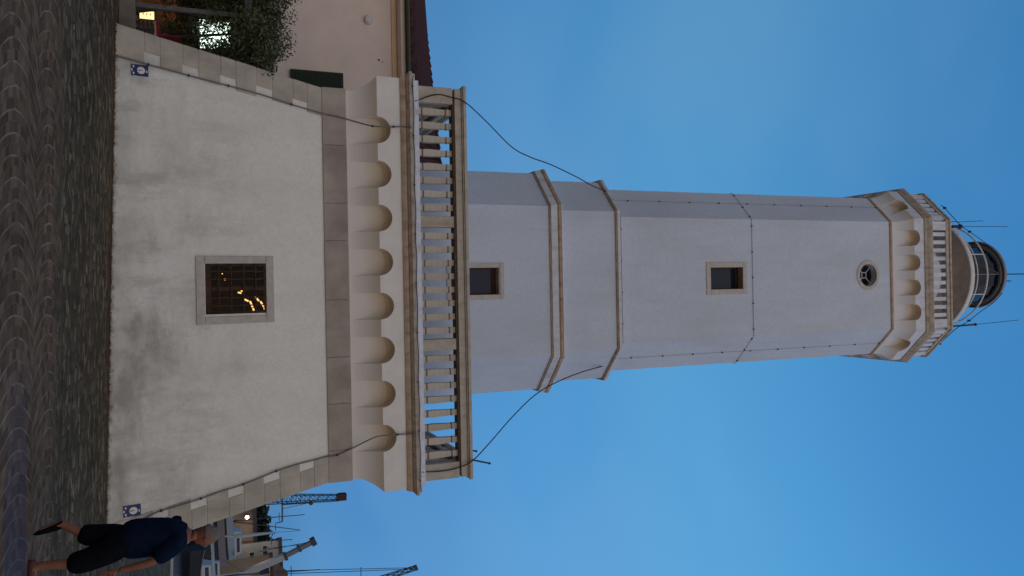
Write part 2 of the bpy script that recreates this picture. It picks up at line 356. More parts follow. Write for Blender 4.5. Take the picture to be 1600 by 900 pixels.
# wall with the window opening
WX0, WX1, WZ0, WZ1 = -.60, .41, 1.61, 2.775
mb = MB(); zb = -.7
q = [fp(CX-hw(zb), zb), fp(CX+hw(zb), zb), fp(CX+HT, ZT), fp(CX-HT, ZT)]
h_ = [fp(WX0, WZ0), fp(WX1, WZ0), fp(WX1, WZ1), fp(WX0, WZ1)]
mb.add(q + h_, [(0,1,5,4),(1,2,6,5),(2,3,7,6),(3,0,4,7)])
D_ = .22
bk = [(WX0, YC-hw(WZ0)+D_+.06, WZ0), (WX1, YC-hw(WZ0)+D_+.06, WZ0), (WX1, YC-hw(WZ0)+D_+.06, WZ1), (WX0, YC-hw(WZ0)+D_+.06, WZ1)]
mb.add(h_ + bk, [(0,1,5,4),(1,2,6,5),(2,3,7,6),(3,0,4,7)])
B0, B1 = sq(hw(zb), zb), sq(HT, ZT)
mb.add(B0 + B1, [(1,2,6,5),(2,3,7,6),(3,0,4,7)])
mb.add(sq(HT, ZT) + sq(HT, 5.64), [(0,1,5,4),(1,2,6,5),(2,3,7,6),(3,0,4,7)])
mb.build('base_wall', M_BASE, LH)
# corner stones, alternately long and short, on all four corners
zs = [-.6, .62, .88, 1.28, 1.56, 1.97, 2.255, 2.655, 2.965, 3.385, 3.675, 4.0]
for sx in (-1, 1):
    for sy in (-1, 1):
        mb = MB()
        for i in range(len(zs)-1):
            z0, z1 = zs[i]+.004, zs[i+1]-.004
            L = (.60 if i % 2 == 0 else .40) + random.uniform(-.03, .03); L2 = (.40 if i % 2 == 0 else .60) + random.uniform(-.03, .03)
            o = .014 + random.uniform(0, .006)
            P = []
            for z in (z0, z1):
                h = hw(z); X_ = CX + sx*(h+o); Y_ = YC + sy*(h+o)
                P += [(X_, Y_, z), (X_ - sx*L, Y_, z), (X_ - sx*L, Y_ - sy*L2, z), (X_, Y_ - sy*L2, z)]
            if sx*sy > 0: P = [P[i_] for i_ in (0,3,2,1,4,7,6,5)]
            mb.hexa(P)
        mb.build('corner_stones', M_STONE, LH, bevel=.012)
# dressed stone band: separate slabs
mb = MB()
def band_side(k):
    ca, sa = [(1,0),(0,1),(-1,0),(0,-1)][k]
    xs_ = [-HT-.035, -3.0, -1.75, -.95, .32, 1.55, 2.55, 3.55, HT+.035]
    for a, b in zip(xs_[:-1], xs_[1:]):
        o = .035 + random.uniform(-.005, .004); pr = [(a+.004, -HT-o), (b-.004, -HT-o), (b-.004, -HT+.1), (a+.004, -HT+.1)]
        if a < -HT: pr[0] = (-HT-o, -HT-o); pr[3] = (-HT+.1, -HT+.1)
        if b > HT: pr[1] = (HT+o, -HT-o); pr[2] = (HT-.1, -HT+.1)
        P = []
        for z in (ZT-.01, 4.50):
            P += [(CX + x*ca - y*sa, YC + x*sa + y*ca, z) for x, y in pr]
        mb.hexa(P)
for k in range(4): band_side(k)
mb.build('stone_band', M_SLAB, LH, bevel=.01)

def corbels(frame, half, m_, niches, r, D, z0, z1, z2, mb_c, mb_f, seg=10):
    """bracket frieze on one face. frame = (origin, t, n); wall plane n=0, fascia plane n=D"""
    o, tv, nv = frame
    P = lambda a, n, z: (o[0] + tv[0]*a + nv[0]*n, o[1] + tv[1]*a + nv[1]*n, z)
    K = 8; prof = [(D*(i/K)**2.0, z0 + (z1-z0)*i/K) for i in range(K+1)]
    ed = [-half] + [e for c_ in niches for e in (c_-r, c_+r)] + [half]
    for i in range(0, len(ed), 2):
        a, b = ed[i], ed[i+1]; first = i == 0; last = i == len(ed)-2
        L = [P(a - (n*m_ if first else 0), n, z) for n, z in prof]; Rr = [P(b + (n*m_ if last else 0), n, z) for n, z in prof]
        mb_c.add(L + Rr, [(k, K+1+k, K+2+k, k+1) for k in range(K)])
        if not first: mb_c.add([P(a, 0, z1)] + [P(a, n, z) for n, z in prof], [tuple(range(K+2))])
        if not last: mb_c.add([P(b, 0, z1)] + [P(b, n, z) for n, z in prof], [tuple(reversed(range(K+2)))])
    for c_ in niches:
        arc = [(c_ + r*math.cos(math.pi*k/(2*seg)), z1 + r*math.sin(math.pi*k/(2*seg))) for k in range(2*seg+1)]
        n_ = len(arc)
        # soffit vault, its back rounded down into the wall
        rows = []
        for f_ in (1.0, .8, .6, .4, .2, 0.0):
            dr = (1 - math.sqrt(max(0, 1-(1-f_)**2))) * .42
            rows.append([P(c_ + (a-c_)*1.0, D*f_, z1 + (z-z1)*(1-dr)) for a, z in arc])
        for r0, r1 in zip(rows[:-1], rows[1:]): mb_c.add(r0 + r1, [(k+1, k, n_+k, n_+k+1) for k in range(n_-1)])
        mb_c.add([P(c_-r, .002, z0+.002), P(c_+r, .002, z0+.002)] + [Vector(p_) + Vector((nv[0]*.002, nv[1]*.002, 0)) for p_ in rows[-1]], [tuple(range(n_+2))])
    out = [(-half - D*m_, z2), (-half - D*m_, z1)]
    # fascia as vertical strips between arch samples so no concave polygon is needed
    smp = [-half - D*m_]
    for c_ in niches: smp += [c_ + r*math.cos(math.pi*k/(2*seg)) for k in range(2*seg, -1, -1)]
    smp.append(half + D*m_)
    def zbot(a, c_): return z1 + math.sqrt(max(0, r*r - (a-c_)**2))
    segs = [(smp[0], z1, niches[0]-r, z1)]
    for i, c_ in enumerate(niches):
        aa = [c_ - r*math.cos(math.pi*k/(2*seg)) for k in range(2*seg+1)]
        segs += [(aa[k], zbot(aa[k], c_), aa[k+1], zbot(aa[k+1], c_)) for k in range(2*seg)]
        nx = niches[i+1]-r if i+1 < len(niches) else half + D*m_
        segs.append((c_+r, z1, nx, z1))
    for a, za, b, zb_ in segs:
        mb_f.add([P(a, D, za), P(b, D, zb_), P(b, D, z2), P(a, D, z2)], [(0,1,2,3)])
mc, mf = MB(), MB()
nic = [(i-3.5)*.952 for i in range(8)]
for k in range(4):
    a = k*math.pi/2; tv = (round(math.cos(a)), round(math.sin(a))); nv = (round(math.sin(a)), -round(math.cos(a)))
    corbels(((CX + nv[0]*HT, YC + nv[1]*HT), tv, nv), HT, 1.0, nic, .29, .29, 4.5, 5.12, 5.64, mc, mf)
mc.build('bracket_frieze', ochre_topped('base_frieze', 4.75, 5.42, (.72, .69, .64), (.66, .52, .34)), LH)
mf.build('fascia', mottled('fascia_render', (.68, .67, .645), (.76, .75, .725), 3, .9, .2), LH)
mb = MB(); F0 = HT + .29
prof = [(F0-.02, 5.63), (F0+.03, 5.63), (F0+.05, 5.69), (F0+.05, 5.735), (F0+.03, 5.75)]
mb.rings([sq(h, z) for h, z in prof]); mb.build('cornice', M_CORN, LH)
mb = MB(); mb.rings([sq(h, z) for h, z in [(F0+.02, 5.752), (F0+.055, 5.752), (F0+.10, 5.79), (F0+.13, 5.81), (F0+.13, 5.865), (F0+.10, 5.885)]]); mb.build('cornice_moulding', M_CORN2, LH)
mb = MB(); mb.rings([sq(h, z) for h, z in [(F0+.09, 5.888), (F0+.09, 5.94), (F0-.02, 5.97), (F0-.02, 6.05)]]); mb.build('terrace_slab', M_WHITEP, LH)

# balustrade of the terrace
BZ0, BZ1 = 6.05, 6.86
mb = MB()
def sqring(mb, ho, hi, z0, z1): 
    a, b, c_, d = sq(ho, z0), sq(hi, z0), sq(ho, z1), sq(hi, z1)
    mb.add(a+b+c_+d, [(i, (i+1)%4, 8+(i+1)%4, 8+i) for i in range(4)] + [(4+(i+1)%4, 4+i, 12+i, 12+(i+1)%4) for i in range(4)]
           + [(8+i, 8+(i+1)%4, 12+(i+1)%4, 12+i) for i in range(4)] + [((i+1)%4, i, 4+i, 4+(i+1)%4) for i in range(4)])
sqring(mb, 4.385, 4.035, 6.905, 7.06); sqring(mb, 4.42, 4.00, 7.062, 7.09); sqring(mb, 4.45, 3.97, 7.092, 7.165)
BAL = mb.build('balustrade_rail', M_RAIL, LH, bevel=.01)
mb = MB(); sqring(mb, 4.34, 4.08, BZ1, 6.903); mb.build('rail_shade_ring', mottled('rail_shade_brown', (.085, .055, .035), (.15, .105, .07), 6, .9, .2), LH)  # added dark ring, its brown stands in for the shade under the cap
def baluster_mesh(mb, x, y, z0, H, w):
    s_ = [(0,.50),(.11,.50),(.115,.40),(.14,.40),(.145,.49),(.32,.53),(.55,.48),(.80,.42),(.805,.36),(.83,.36),(.835,.46),(.90,.46),(.905,.42),(1,.44)]
    mb.rings([[(x-w*k, y-w*k, z0+H*f_), (x+w*k, y-w*k, z0+H*f_), (x+w*k, y+w*k, z0+H*f_), (x-w*k, y+w*k, z0+H*f_)] for f_, k in s_])
RC = 4.21
first = None; bal_pos = []
peds = [-4.21, -1.38, 1.38]
offs = []
for g0, g1 in ((-4.03, -1.52), (-1.24, 1.24), (1.52, 4.03)):
    n_ = 8; st = (g1-g0)/(n_+.15)
    offs += [g0 + st*(i+.575) for i in range(n_)]
proto = None
for k in (0, 1, 2, 3):
    ca, sa = [(1,0),(0,1),(-1,0),(0,-1)][k]
    for x in offs:
        px, py = CX + x*ca + RC*sa, YC + x*sa - RC*ca
        if proto is None:
            mb = MB(); baluster_mesh(mb, px, py, BZ0+.012, BZ1-BZ0-.014, .148)
            proto = mb.build('baluster', M_BAL, LH); p0 = Vector((px, py, 0))
        else: copy_obj(proto, LH, Vector((px, py, 0)) - p0)
for k in range(4):
    ca, sa = [(1,0),(0,1),(-1,0),(0,-1)][k]
    for x in peds:
        w_ = .18 if abs(x) > 4 else .125
        px, py = CX + x*ca + RC*sa, YC + x*sa - RC*ca
        if abs(x) > 4: px += -.0; 
        mb = MB(); mb.box(px-w_, px+w_, py-w_, py+w_, BZ0+.004, BZ1-.002); mb.build('pedestal', M_RAIL, LH, bevel=.012)

# tower body
S = [  # z0, z1, half depth, chamfer leg
    (6.02, 9.88, 2.91, .985), (10.28, 11.90, 2.74, .90), (12.10, 23.10, 2.57, .855)]
def tower_section(z0, z1, hd, c, holes, name):
    mb = MB(); a, b = octo(hd, c, 0, z0), octo(hd, c, 0, z1)
    mb.add(a+b, [(k, (k+1)%8, 8+(k+1)%8, 8+k) for k in range(1, 8)])
    x0, x1, y = a[0][0], a[1][0], YC-hd
    zc = z0
    for (hx0, hx1, hz0, hz1, rd) in holes:
        if hz0 > zc: mb.add([(x0,y,zc),(x1,y,zc),(x1,y,hz0),(x0,y,hz0)], [(0,1,2,3)])
        mb.add([(x0,y,hz0),(hx0,y,hz0),(hx0,y,hz1),(x0,y,hz1)], [(0,1,2,3)])
        mb.add([(hx1,y,hz0),(x1,y,hz0),(x1,y,hz1),(hx1,y,hz1)], [(0,1,2,3)])
        if rd:   # round opening in a square patch
            cx_, cz_ = (hx0+hx1)/2, (hz0+hz1)/2; n_ = 32; r_, s_ = rd, (hx1-hx0)/2
            inn, out = [], []
            for k in range(n_):
                t_ = 2*math.pi*k/n_; c1, s1 = math.cos(t_), math.sin(t_); m1 = max(abs(c1), abs(s1))
                inn.append((cx_+r_*c1, y, cz_+r_*s1)); out.append((cx_+s_*c1/m1, y, cz_+s_*s1/m1))
            mb.add(inn+out, [(k, n_+k, n_+(k+1)%n_, (k+1)%n_) for k in range(n_)])
            mb.add(inn+[(p[0], y+.30, p[2]) for p in inn], [(k, (k+1)%n_, n_+(k+1)%n_, n_+k) for k in range(n_)])
        else:
            h_ = [(hx0,y,hz0),(hx1,y,hz0),(hx1,y,hz1),(hx0,y,hz1)]
            mb.add(h_+[(p[0], y+.28, p[2]) for p in h_], [(0,1,5,4),(1,2,6,5),(2,3,7,6),(3,0,4,7)])
        zc = hz1
    mb.add([(x0,y,zc),(x1,y,zc),(x1,y,z1),(x0,y,z1)], [(0,1,2,3)])
    return mb.build(name, M_TOWER, LH)
tower_section(*S[0], [(-.52, .155, 7.20, 8.47, 0)], 'tower_wall')
tower_section(*S[1], [], 'tower_wall')
tower_section(*S[2], [(-.48, .168, 15.09, 16.25, 0), (-.66, .28, 20.60, 21.54, .36)], 'tower_wall')
# cornices of the tower
mb = MB(); hd, c = 2.91, .985
mb.rings([octo(hd, c, d, z) for z, d in [(9.865,-.02),(9.865,.03),(9.895,.045),(9.90,.045)]])
mb.rings([octo(hd, c, d, z) for z, d in [(10.075,.07),(10.11,.11),(10.165,.12),(10.17,.02)]])
mb.build('tower_cornice', M_CORN, LH)
mb = MB(); mb.rings([octo(hd, c, d, z) for z, d in [(9.902,.03),(9.905,.065),(10.06,.085),(10.073,.085)]]); mb.rings([octo(hd, c, d, z) for z, d in [(10.1715,.08),(10.175,.118),(10.195,.118),(10.30,-.15),(10.31,-.20)]])
mb.build('cornice_band', M_WHITEP, LH)
mb = MB(); hd, c = 2.74, .90
mb.rings([octo(hd, c, d, z) for z, d in [(11.90,-.02),(11.90,.04),(11.925,.055),(11.935,.055)]]); mb.build('tower_cornice', M_CORN, LH)
mb = MB(); mb.rings([octo(hd, c, d, z) for z, d in [(11.937,.04),(11.94,.075),(12.02,.085),(12.12,-.16),(12.13,-.18)]]); mb.build('cornice_band', M_WHITEP, LH)
mb = MB(); hd, c = 2.57, .855
mb.rings([octo(hd, c, d, z) for z, d in [(22.0,-.02),(22.0,.02),(22.03,.045),(22.08,.045),(22.11,.02),(22.12,-.01)]]); mb.build('tower_cornice', M_CORN, LH)
# top bracket frieze
mc, mf = MB(), MB(); Dg = .25; w3 = 2*(hd-c)
for k in range(4):
    a = k*math.pi/2; tv = (round(math.cos(a)), round(math.sin(a))); nv = (round(math.sin(a)), -round(math.cos(a)))
    corbels(((TX + nv[0]*hd, YC + nv[1]*hd), tv, nv), w3/2, .4142, [(i-1.5)*.80 for i in range(4)], .255, Dg, 22.14, 22.80, 23.24, mc, mf)
    a += math.pi/4; tv = (math.cos(a), math.sin(a)); nv = (math.sin(a), -math.cos(a))
    dist = hd*math.sqrt(2) - c/math.sqrt(2)
    corbels(((TX + nv[0]*dist, YC + nv[1]*dist), tv, nv), c*math.sqrt(2)/2, .4142, [0], .255, Dg, 22.14, 22.80, 23.24, mc, mf)
mc.build('bracket_frieze', ochre_topped('gallery_frieze', 22.45, 23.05, (.62, .63, .65), (.58, .43, .26)), LH)
mf.build('fascia', M_WHITEP, LH)
hg = hd + Dg; cg = c + .5858*Dg
mb = MB(); mb.rings([octo(hg, cg, d, z) for z, d in [(23.23,-.03),(23.23,.03),(23.28,.05),(23.31,.035),(23.38,.08),(23.46,.11),(23.50,.11),(23.51,.0)]]); mb.build('gallery_cornice', M_CORN2, LH)
# gallery parapet
GZ0, GZ1 = 23.51, 24.28
mb = MB(); mb.rings([octo(hg, cg, d, z) for z, d in [(23.512,.03),(23.60,.03),(23.605,-.2)]]); mb.build('gallery_slab', M_WHITEP, LH)
def ring_pts(d0, d1, z0, z1, mb):
    a, b, c_, d_ = octo(hg, cg, d0, z0), octo(hg, cg, d1, z0), octo(hg, cg, d0, z1), octo(hg, cg, d1, z1)
    mb.add(a+b+c_+d_, [(i,(i+1)%8,16+(i+1)%8,16+i) for i in range(8)] + [(8+(i+1)%8,8+i,24+i,24+(i+1)%8) for i in range(8)]
           + [(16+i,16+(i+1)%8,24+(i+1)%8,24+i) for i in range(8)] + [((i+1)%8,i,8+i,8+(i+1)%8) for i in range(8)])
mb = MB(); ring_pts(-.05, -.24, GZ1, GZ1+.14, mb); ring_pts(-.02, -.27, GZ1+.142, GZ1+.22, mb); GR = mb.build('gallery_rail', M_CORN2, LH)
hr, cr = hg-.145, cg-.5858*.145; wr = 2*(hr-cr)
def slat(mb, c0, tv, nv, w, t_):
    P = lambda a, n, z: (c0[0]+tv[0]*a+nv[0]*n, c0[1]+tv[1]*a+nv[1]*n, z)
    mb.hexa([P(-w,-t_,23.605),P(w,-t_,23.605),P(w,t_,23.605),P(-w,t_,23.605),P(-w,-t_,GZ1),P(w,-t_,GZ1),P(w,t_,GZ1),P(-w,t_,GZ1)])
for k in range(8):
    diag = k % 2 == 1; a = k*math.pi/4; tv = (math.cos(a), math.sin(a)); nv = (math.sin(a), -math.cos(a))
    dist = hr if not diag else hr*math.sqrt(2) - cr/math.sqrt(2)
    L = wr if not diag else cr*math.sqrt(2)
    c0 = (TX + nv[0]*dist, YC + nv[1]*dist)
    n_, pw = (11, .30) if not diag else (4, .20)
    st = (L - 2*pw)/(n_)
    for i in range(n_):
        x = -L/2 + pw + st*(i+.5)
        p = (c0[0]+tv[0]*x, c0[1]+tv[1]*x)
        mb = MB(); slat(mb, p, tv, nv, .062, .07); mb.build('parapet_slat', M_WHITEP, LH)
    for s_ in (-1, 1):
        x = s_*(L/2 - pw/2 - .01); mb = MB(); slat(mb, (c0[0]+tv[0]*x, c0[1]+tv[1]*x), tv, nv, pw/2-.01, .09); mb.build('parapet_pedestal', M_WHITEP, LH)
# lantern drum, bracketed platform, rails, lantern room and roof
mb = MB(); mb.lathe([(1.42, 23.5), (1.42, 25.55), (1.46, 25.65)], TX, YC, 64); mb.build('lantern_drum', M_WHITEP, LH, True)
mb = MB(); mb.lathe([(1.40, 25.60), (1.52, 25.75), (2.16, 26.22)], TX, YC, 64); mb.build('platform_soffit', mottled('soffit_brown', (.22, .175, .145), (.31, .255, .21), 3, .85, .2, ((.34, .20, .13), 2, .4)), LH, True)
mb = MB(); mb.lathe([(2.10, 26.20), (2.18, 26.20), (2.20, 26.25), (2.20, 26.36), (2.17, 26.40), (0.3, 26.42)], TX, YC, 72); mb.build('platform_rim', M_WHITE, LH)
LR = MB()
def ringtube(mb, r, z, rad, n=64):
    pts = [(TX + r*math.cos(2*math.pi*k/n), YC + r*math.sin(2*math.pi*k/n), z) for k in range(n+1)]; mb.tube(pts, rad, 6, False)
ringtube(LR, 1.86, 26.95, .022); ringtube(LR, 1.86, 27.44, .032)
LRO = LR.build('platform_railing', M_WHITE, LH, True)
for k in range(8):
    a = 2*math.pi*(k+.5)/8; p = (TX+1.86*math.cos(a), YC+1.86*math.sin(a))
    mb = MB(); mb.tube([(p[0],p[1],26.4),(p[0],p[1],27.44)], .018, 6); mb.build('rail_post', M_WHITE, LRO)
mb = MB(); mb.lathe([(1.05, 26.42), (1.05, 27.15), (1.08, 27.2)], TX, YC, 48); mb.build('lantern_plinth', M_BRONZE, LH, True)
gm = MB(); gm.lathe([(1.10, 27.2), (1.10, 29.15)], TX, YC, 16); LG = gm.build('lantern_glass', M_CLEAR3, LH)
for k in range(8):
    a = 2*math.pi*k/8; b = 2*math.pi*(k+1)/8
    A = (TX+1.11*math.cos(a), YC+1.11*math.sin(a)); B = (TX+1.11*math.cos(b), YC+1.11*math.sin(b))
    mb = MB(); mb.obox((*A, 27.2), (*(B if k % 2 else A), 29.15), .022, .022); mb.build('mullion', M_RIM, LG)
mb = MB(); mb.lathe([(.02, 27.3), (.22, 27.3), (.30, 27.6), (.36, 28.0), (.36, 28.3), (.28, 28.7), (.1, 28.9)], TX, YC, 24, True, True); mb.build('lens', plain('lens_glass', (.05, .08, .12), .12, 0, .8), LH, True)
mb = MB(); mb.lathe([(1.14, 29.155), (1.24, 29.15), (1.245, 29.17)], TX, YC, 48); mb.build('roof_soffit', mottled('eave_brown', (.075, .05, .038), (.12, .085, .065), 5), LH, True)
mb = MB(); mb.lathe([(.0001, 29.6), (.6, 29.45), (1.0, 29.20), (1.06, 29.17)], TX, YC, 48); mb.build('lantern_ceiling', mottled('ceiling_paint', (.07, .08, .11), (.12, .13, .17), 4), LH, True)
mb = MB(); mb.lathe([(1.05, 29.10), (1.16, 29.10), (1.17, 29.14), (1.05, 29.155)], TX, YC, 48); mb.build('glazing_ring', M_RIM, LH)
mb = MB(); mb.lathe([(1.25, 29.15), (1.28, 29.15), (1.29, 29.25), (1.26, 29.28), (1.1, 29.5), (.75, 29.85), (.3, 30.05), (.16, 30.08), (.16, 30.25), (.0001, 30.4)], TX, YC, 48); mb.build('lantern_roof', M_RIM, LH)
mb = MB(); mb.tube([(TX, YC, 30.3), (TX, YC, 32.6)], .022, 6); mb.build('roof_mast', M_IRON, LH)
mb = MB(); mb.tube([(TX+.25, YC-1.2, 29.2), (TX+.27, YC-1.25, 29.5)], .02, 5); mb.build('roof_spike', M_IRON, LH)

# windows
def slab_frame(name, x0, x1, z0, z1, wx, wz, yf, out, parent, mat=M_FRAME, depth=.05):
    """stone surround: four stones. yf(z) gives the wall plane"""
    mb = MB()
    def blk(a, b, c_, d):
        P = []
        for z in (c_, d):
            y = yf(z); P += [(a, y-out, z), (b, y-out, z), (b, y+depth, z), (a, y+depth, z)]
        mb.hexa(P)
    blk(x0, x0+wx, z0+wz+.003, z1-wz-.003); blk(x1-wx, x1, z0+wz+.003, z1-wz-.003); blk(x0, x1, z0, z0+wz); blk(x0, x1, z1-wz, z1)
    return mb.build(name, mat, parent, bevel=.008)
y0w = YC - hw(WZ0)
W1 = slab_frame('base_window', -.745, .605, 1.445, 2.925, .145, .155, lambda z: YC-hw(z), .03, LH)
mb = MB(); yw = y0w + .20
def wbar(x0, x1, z0, z1, y=yw, d=.05): mb.box(x0, x1, y, y+d, z0, z1)
wbar(WX0, WX1, WZ0, WZ0+.11); wbar(WX0, WX1, WZ1-.05, WZ1); wbar(WX0, WX0+.05, WZ0+.11, WZ1-.05); wbar(WX1-.05, WX1, WZ0+.11, WZ1-.05)
wbar(-.135, -.055, WZ0+.112, WZ1-.052, yw-.012, .05)
mb.build('casement_frame', M_WOOD, W1)
mb = MB()
for x in (-.44, -.285, .09, .245): mb.box(x-.013, x+.013, yw-.035, yw-.012, WZ0, WZ1)
for i in range(1, 5): z = WZ0 + (WZ1-WZ0)*(i/5+.02); mb.box(WX0, WX1, yw-.055, yw-.037, z-.011, z+.011)
mb.build('window_grille', M_WOOD, W1)
mb = MB(); mb.add([(WX0,yw+.03,WZ0),(WX1,yw+.03,WZ0),(WX1,yw+.03,WZ1),(WX0,yw+.03,WZ1)],[(0,1,2,3)]); mb.build('pane', M_CLEAR2, W1)
# little room behind: brown walls, added glowing strips stand in for reflected street lights
mb = MB(); yi = yw+.10
a_ = [(-2.2,yi,.9),(2.2,yi,.9),(2.2,yi+3.4,.9),(-2.2,yi+3.4,.9)]; b_ = [(p[0],p[1]+.3,3.3) for p in a_]; b_[0] = (-2.2, yi+.25, 3.3); b_[1] = (2.2, yi+.25, 3.3)
mb.add(a_+b_, [(0,1,2,3),(7,6,5,4),(1,5,6,2),(2,6,7,3),(3,7,4,0)])
mb.build('interior_room', mottled('room_brown', (.05, .03, .015), (.12, .07, .035), 3, .8, .1), LH)
rl = bpy.data.lights.new('room_fill', 'POINT'); rl.energy = 6; rl.color = (1, .55, .25); rl.shadow_soft_size = .15  # added warm fill to brighten the room, not a lamp in view
rlo = bpy.data.objects.new('room_fill', rl); col.objects.link(rlo); rlo.location = (.3, yi+1.6, 2.95)
M_WARM = emis('warm_reflection_glow', (1.0, .46, .13), 1.8)  # glow of street lights mirrored in the pane, set inside the room
LS = MB()
for (x0_, z0_, x1_, z1_) in ((.13,2.37,.17,2.45),(.17,2.48,.30,2.53),(.32,2.54,.41,2.56),(.08,2.58,.17,2.66),(.18,2.69,.29,2.75),(.31,2.76,.41,2.80)):
    LS.obox((x0_, yi+.5, z0_), (x1_, yi+.5, z1_), .034, .034)
pass

def dark_window(name, ox0, ox1, oz0, oz1, x0, x1, z0, z1, hd):
    y = YC - hd
    f_ = slab_frame(name, ox0, ox1, oz0, oz1, x0-ox0, z0-oz0, lambda z: y, .022, LH, M_FRAME)
    mb = MB(); yy_ = y+.24
    mb.box(x0, x1, yy_, yy_+.05, z1-.12, z1); mb.box(x0, x1, yy_, yy_+.05, z0, z0+.05); mb.box(x0, x0+.04, yy_, yy_+.05, z0+.05, z1-.12); mb.box(x1-.04, x1, yy_, yy_+.05, z0+.05, z1-.12)
    mb.build('casement_frame', M_WOOD, f_)
    mb = MB(); mb.box(x0, x1, yy_+.03, yy_+.04, z0, z1); mb.build('pane', M_GLASS, f_)
    mb = MB(); mb.box(x0+.002, x1-.002, y+.01, y+.235, z1-.012, z1-.002); mb.build('lintel_soffit', M_CORN, f_)
dark_window('tower_window', -.637, .272, 7.09, 8.595, -.52, .155, 7.20, 8.47, 2.91)
dark_window('tower_window', -.627, .301, 14.94, 16.37, -.48, .168, 15.09, 16.25, 2.57)
# round window
ox, oz, yb = -.19, 21.07, YC-2.57
def annulus(mb, r0, r1, ya_, yb_, n_=40):
    P = lambda r, y: [(ox+r*math.cos(2*math.pi*k/n_), y, oz+r*math.sin(2*math.pi*k/n_)) for k in range(n_)]
    mb.rings([P(r0, yb_), P(r0, ya_), P(r1, ya_), P(r1, yb_)], False, False)
mb = MB(); annulus(mb, .352, .47, yb-.022, yb+.02); RW = mb.build('round_window', M_FRAME, LH, bevel=.006)
mb = MB(); n_ = 40; mb.add([(ox+.36*math.cos(2*math.pi*k/n_), yb+.26, oz+.36*math.sin(2*math.pi*k/n_)) for k in range(n_)], [tuple(range(n_))]); mb.build('pane', M_GLASS, RW)
mb = MB(); annulus(mb, .29, .358, yb+.20, yb+.25); mb.build('window_ring', M_WOOD, RW)
mb = MB(); q_ = .085
yb2 = yb+.17
for s_ in (-1, 1):
    mb.obox((ox-q_, yb2, oz+s_*q_), (ox+q_, yb2, oz+s_*q_), .018, .018); mb.obox((ox+s_*q_, yb2, oz-q_), (ox+s_*q_, yb2, oz+q_), .018, .018, (0,1,0))
    for s2 in (-1, 1): mb.obox((ox+s_*q_, yb2, oz+s2*q_), (ox+s_*.25, yb2, oz+s2*.25), .018, .018, (0,1,0))
mb.build('glazing_bars', M_WHITE, RW)
mb = LS; mb.build('reflection_glows', M_WARM, LH)
mb = MB(); mb.ball((-.30, yi+.8, 2.0), .02); mb.ball((-.05, yi+.8, 2.33), .02); mb.ball((-.42, yi+.8, 1.95), .012); mb.obox((-.02, yi+.7, 2.25), (.0, yi+.7, 2.32), .03, .03); mb.build('reflection_glows', M_WARM, LH)

# ------------------------------------------------------------------ cables
def smooth_path(pts, n=8):
    pts = [Vector(p) for p in pts]; out = []
    P = [pts[0]*2 - pts[1]] + pts + [pts[-1]*2 - pts[-2]]
    for i in range(1, len(P)-2):
        for k in range(n):
            t_ = k/n; p0, p1, p2, p3 = P[i-1:i+3]
            out.append(.5*((2*p1) + (-p0+p2)*t_ + (2*p0-5*p1+4*p2-p3)*t_*t_ + (-p0+3*p1-3*p2+p3)*t_**3))
    out.append(pts[-1]); return out
def cable(name, pts, r, label, mat=M_CABLE, clips=None, cat='cable', n=8, clipsize=.02):
    t_ = thing(name, pts[0], label, cat); mb = MB(); sp = smooth_path(pts, n); mb.tube(sp, r, 6); mb.build('strand', mat, t_, True)
    for c_ in (clips or []):
        p = Vector(c_); mb = MB(); mb.box(p.x-clipsize, p.x+clipsize, p.y-clipsize*1.3, p.y+clipsize*1.3, p.z-clipsize*.8, p.z+clipsize*.8); mb.build('clip', M_IRON, t_)
    return t_
def on_wall(v, u, out=.03):         # point of the battered front wall seen at v, u
    Y_ = 16.3
    for _ in range(6):
        p = at(v, u, Y_); Y_ = YC - hw(max(0, min(ZT, p.z))) - out
        if p.z > ZT: Y_ = YC - HT - out
    return at(v, u, Y_)
def on_y(v, u, y): return at(v, u, y)
Lp = [(181,87),(206,94),(232,101),(262,109),(295,118),(326,126),(357,134),(395,144),(425,153),(455,163),(482,171),(506,178)]
path = [on_wall(v, u, .035) for v, u in Lp] + [on_y(526, 182, 16.67), on_y(545, 187, 16.66), on_y(562, 192, 16.56), on_y(582, 197, 16.44), on_y(600, 198, 16.40), on_y(615, 198, 16.40), on_y(632, 198, 16.37), on_y(643, 199, 16.28)]
cable('conduit_cable', path, .016, 'grey lightning conductor cable climbing the left corner of the white base', clips=[path[2], path[4], path[6], path[9], path[15], path[17]])
Rp = [(214,820),(226,811),(240,803),(252,798),(280,790),(314,779),(345,768),(380,757),(410,745),(432,736),(462,726),(490,719),(508,714)]
path = [on_wall(v, u, .035) for v, u in Rp] + [on_y(527, 711, 16.67), on_y(551, 700, 16.66), on_y(575, 688, 16.5), on_y(590, 682, 16.42), on_y(606, 680, 16.40), on_y(621, 679, 16.40), on_y(637, 678, 16.37), on_y(650, 677, 16.28)]
cable('conduit_cable', path, .016, 'grey lightning conductor cable climbing the right corner of the white base', clips=[path[3], path[5], path[7], path[9], path[13], path[18]])
# wire with clips along the cornice
zc_ = 5.90; yc_ = YC-(F0+.12)
path = [(CX-F0-.05, yc_-.02, zc_)] + [(CX-F0+.2+ (2*F0-.4)*i/16, yc_-.02 + (.008 if i % 2 else 0), zc_ + (.0 if i % 2 else -.02)) for i in range(17)] + [(CX+F0+.05, yc_-.02, zc_)]
cable('cornice_wire', path, .009, 'thin black wire clipped along the brown cornice under the terrace balustrade', M_IRON, clips=[(p[0], p[1], p[2]) for p in path[1:-1:2]], cat='wire', n=3, clipsize=.016)
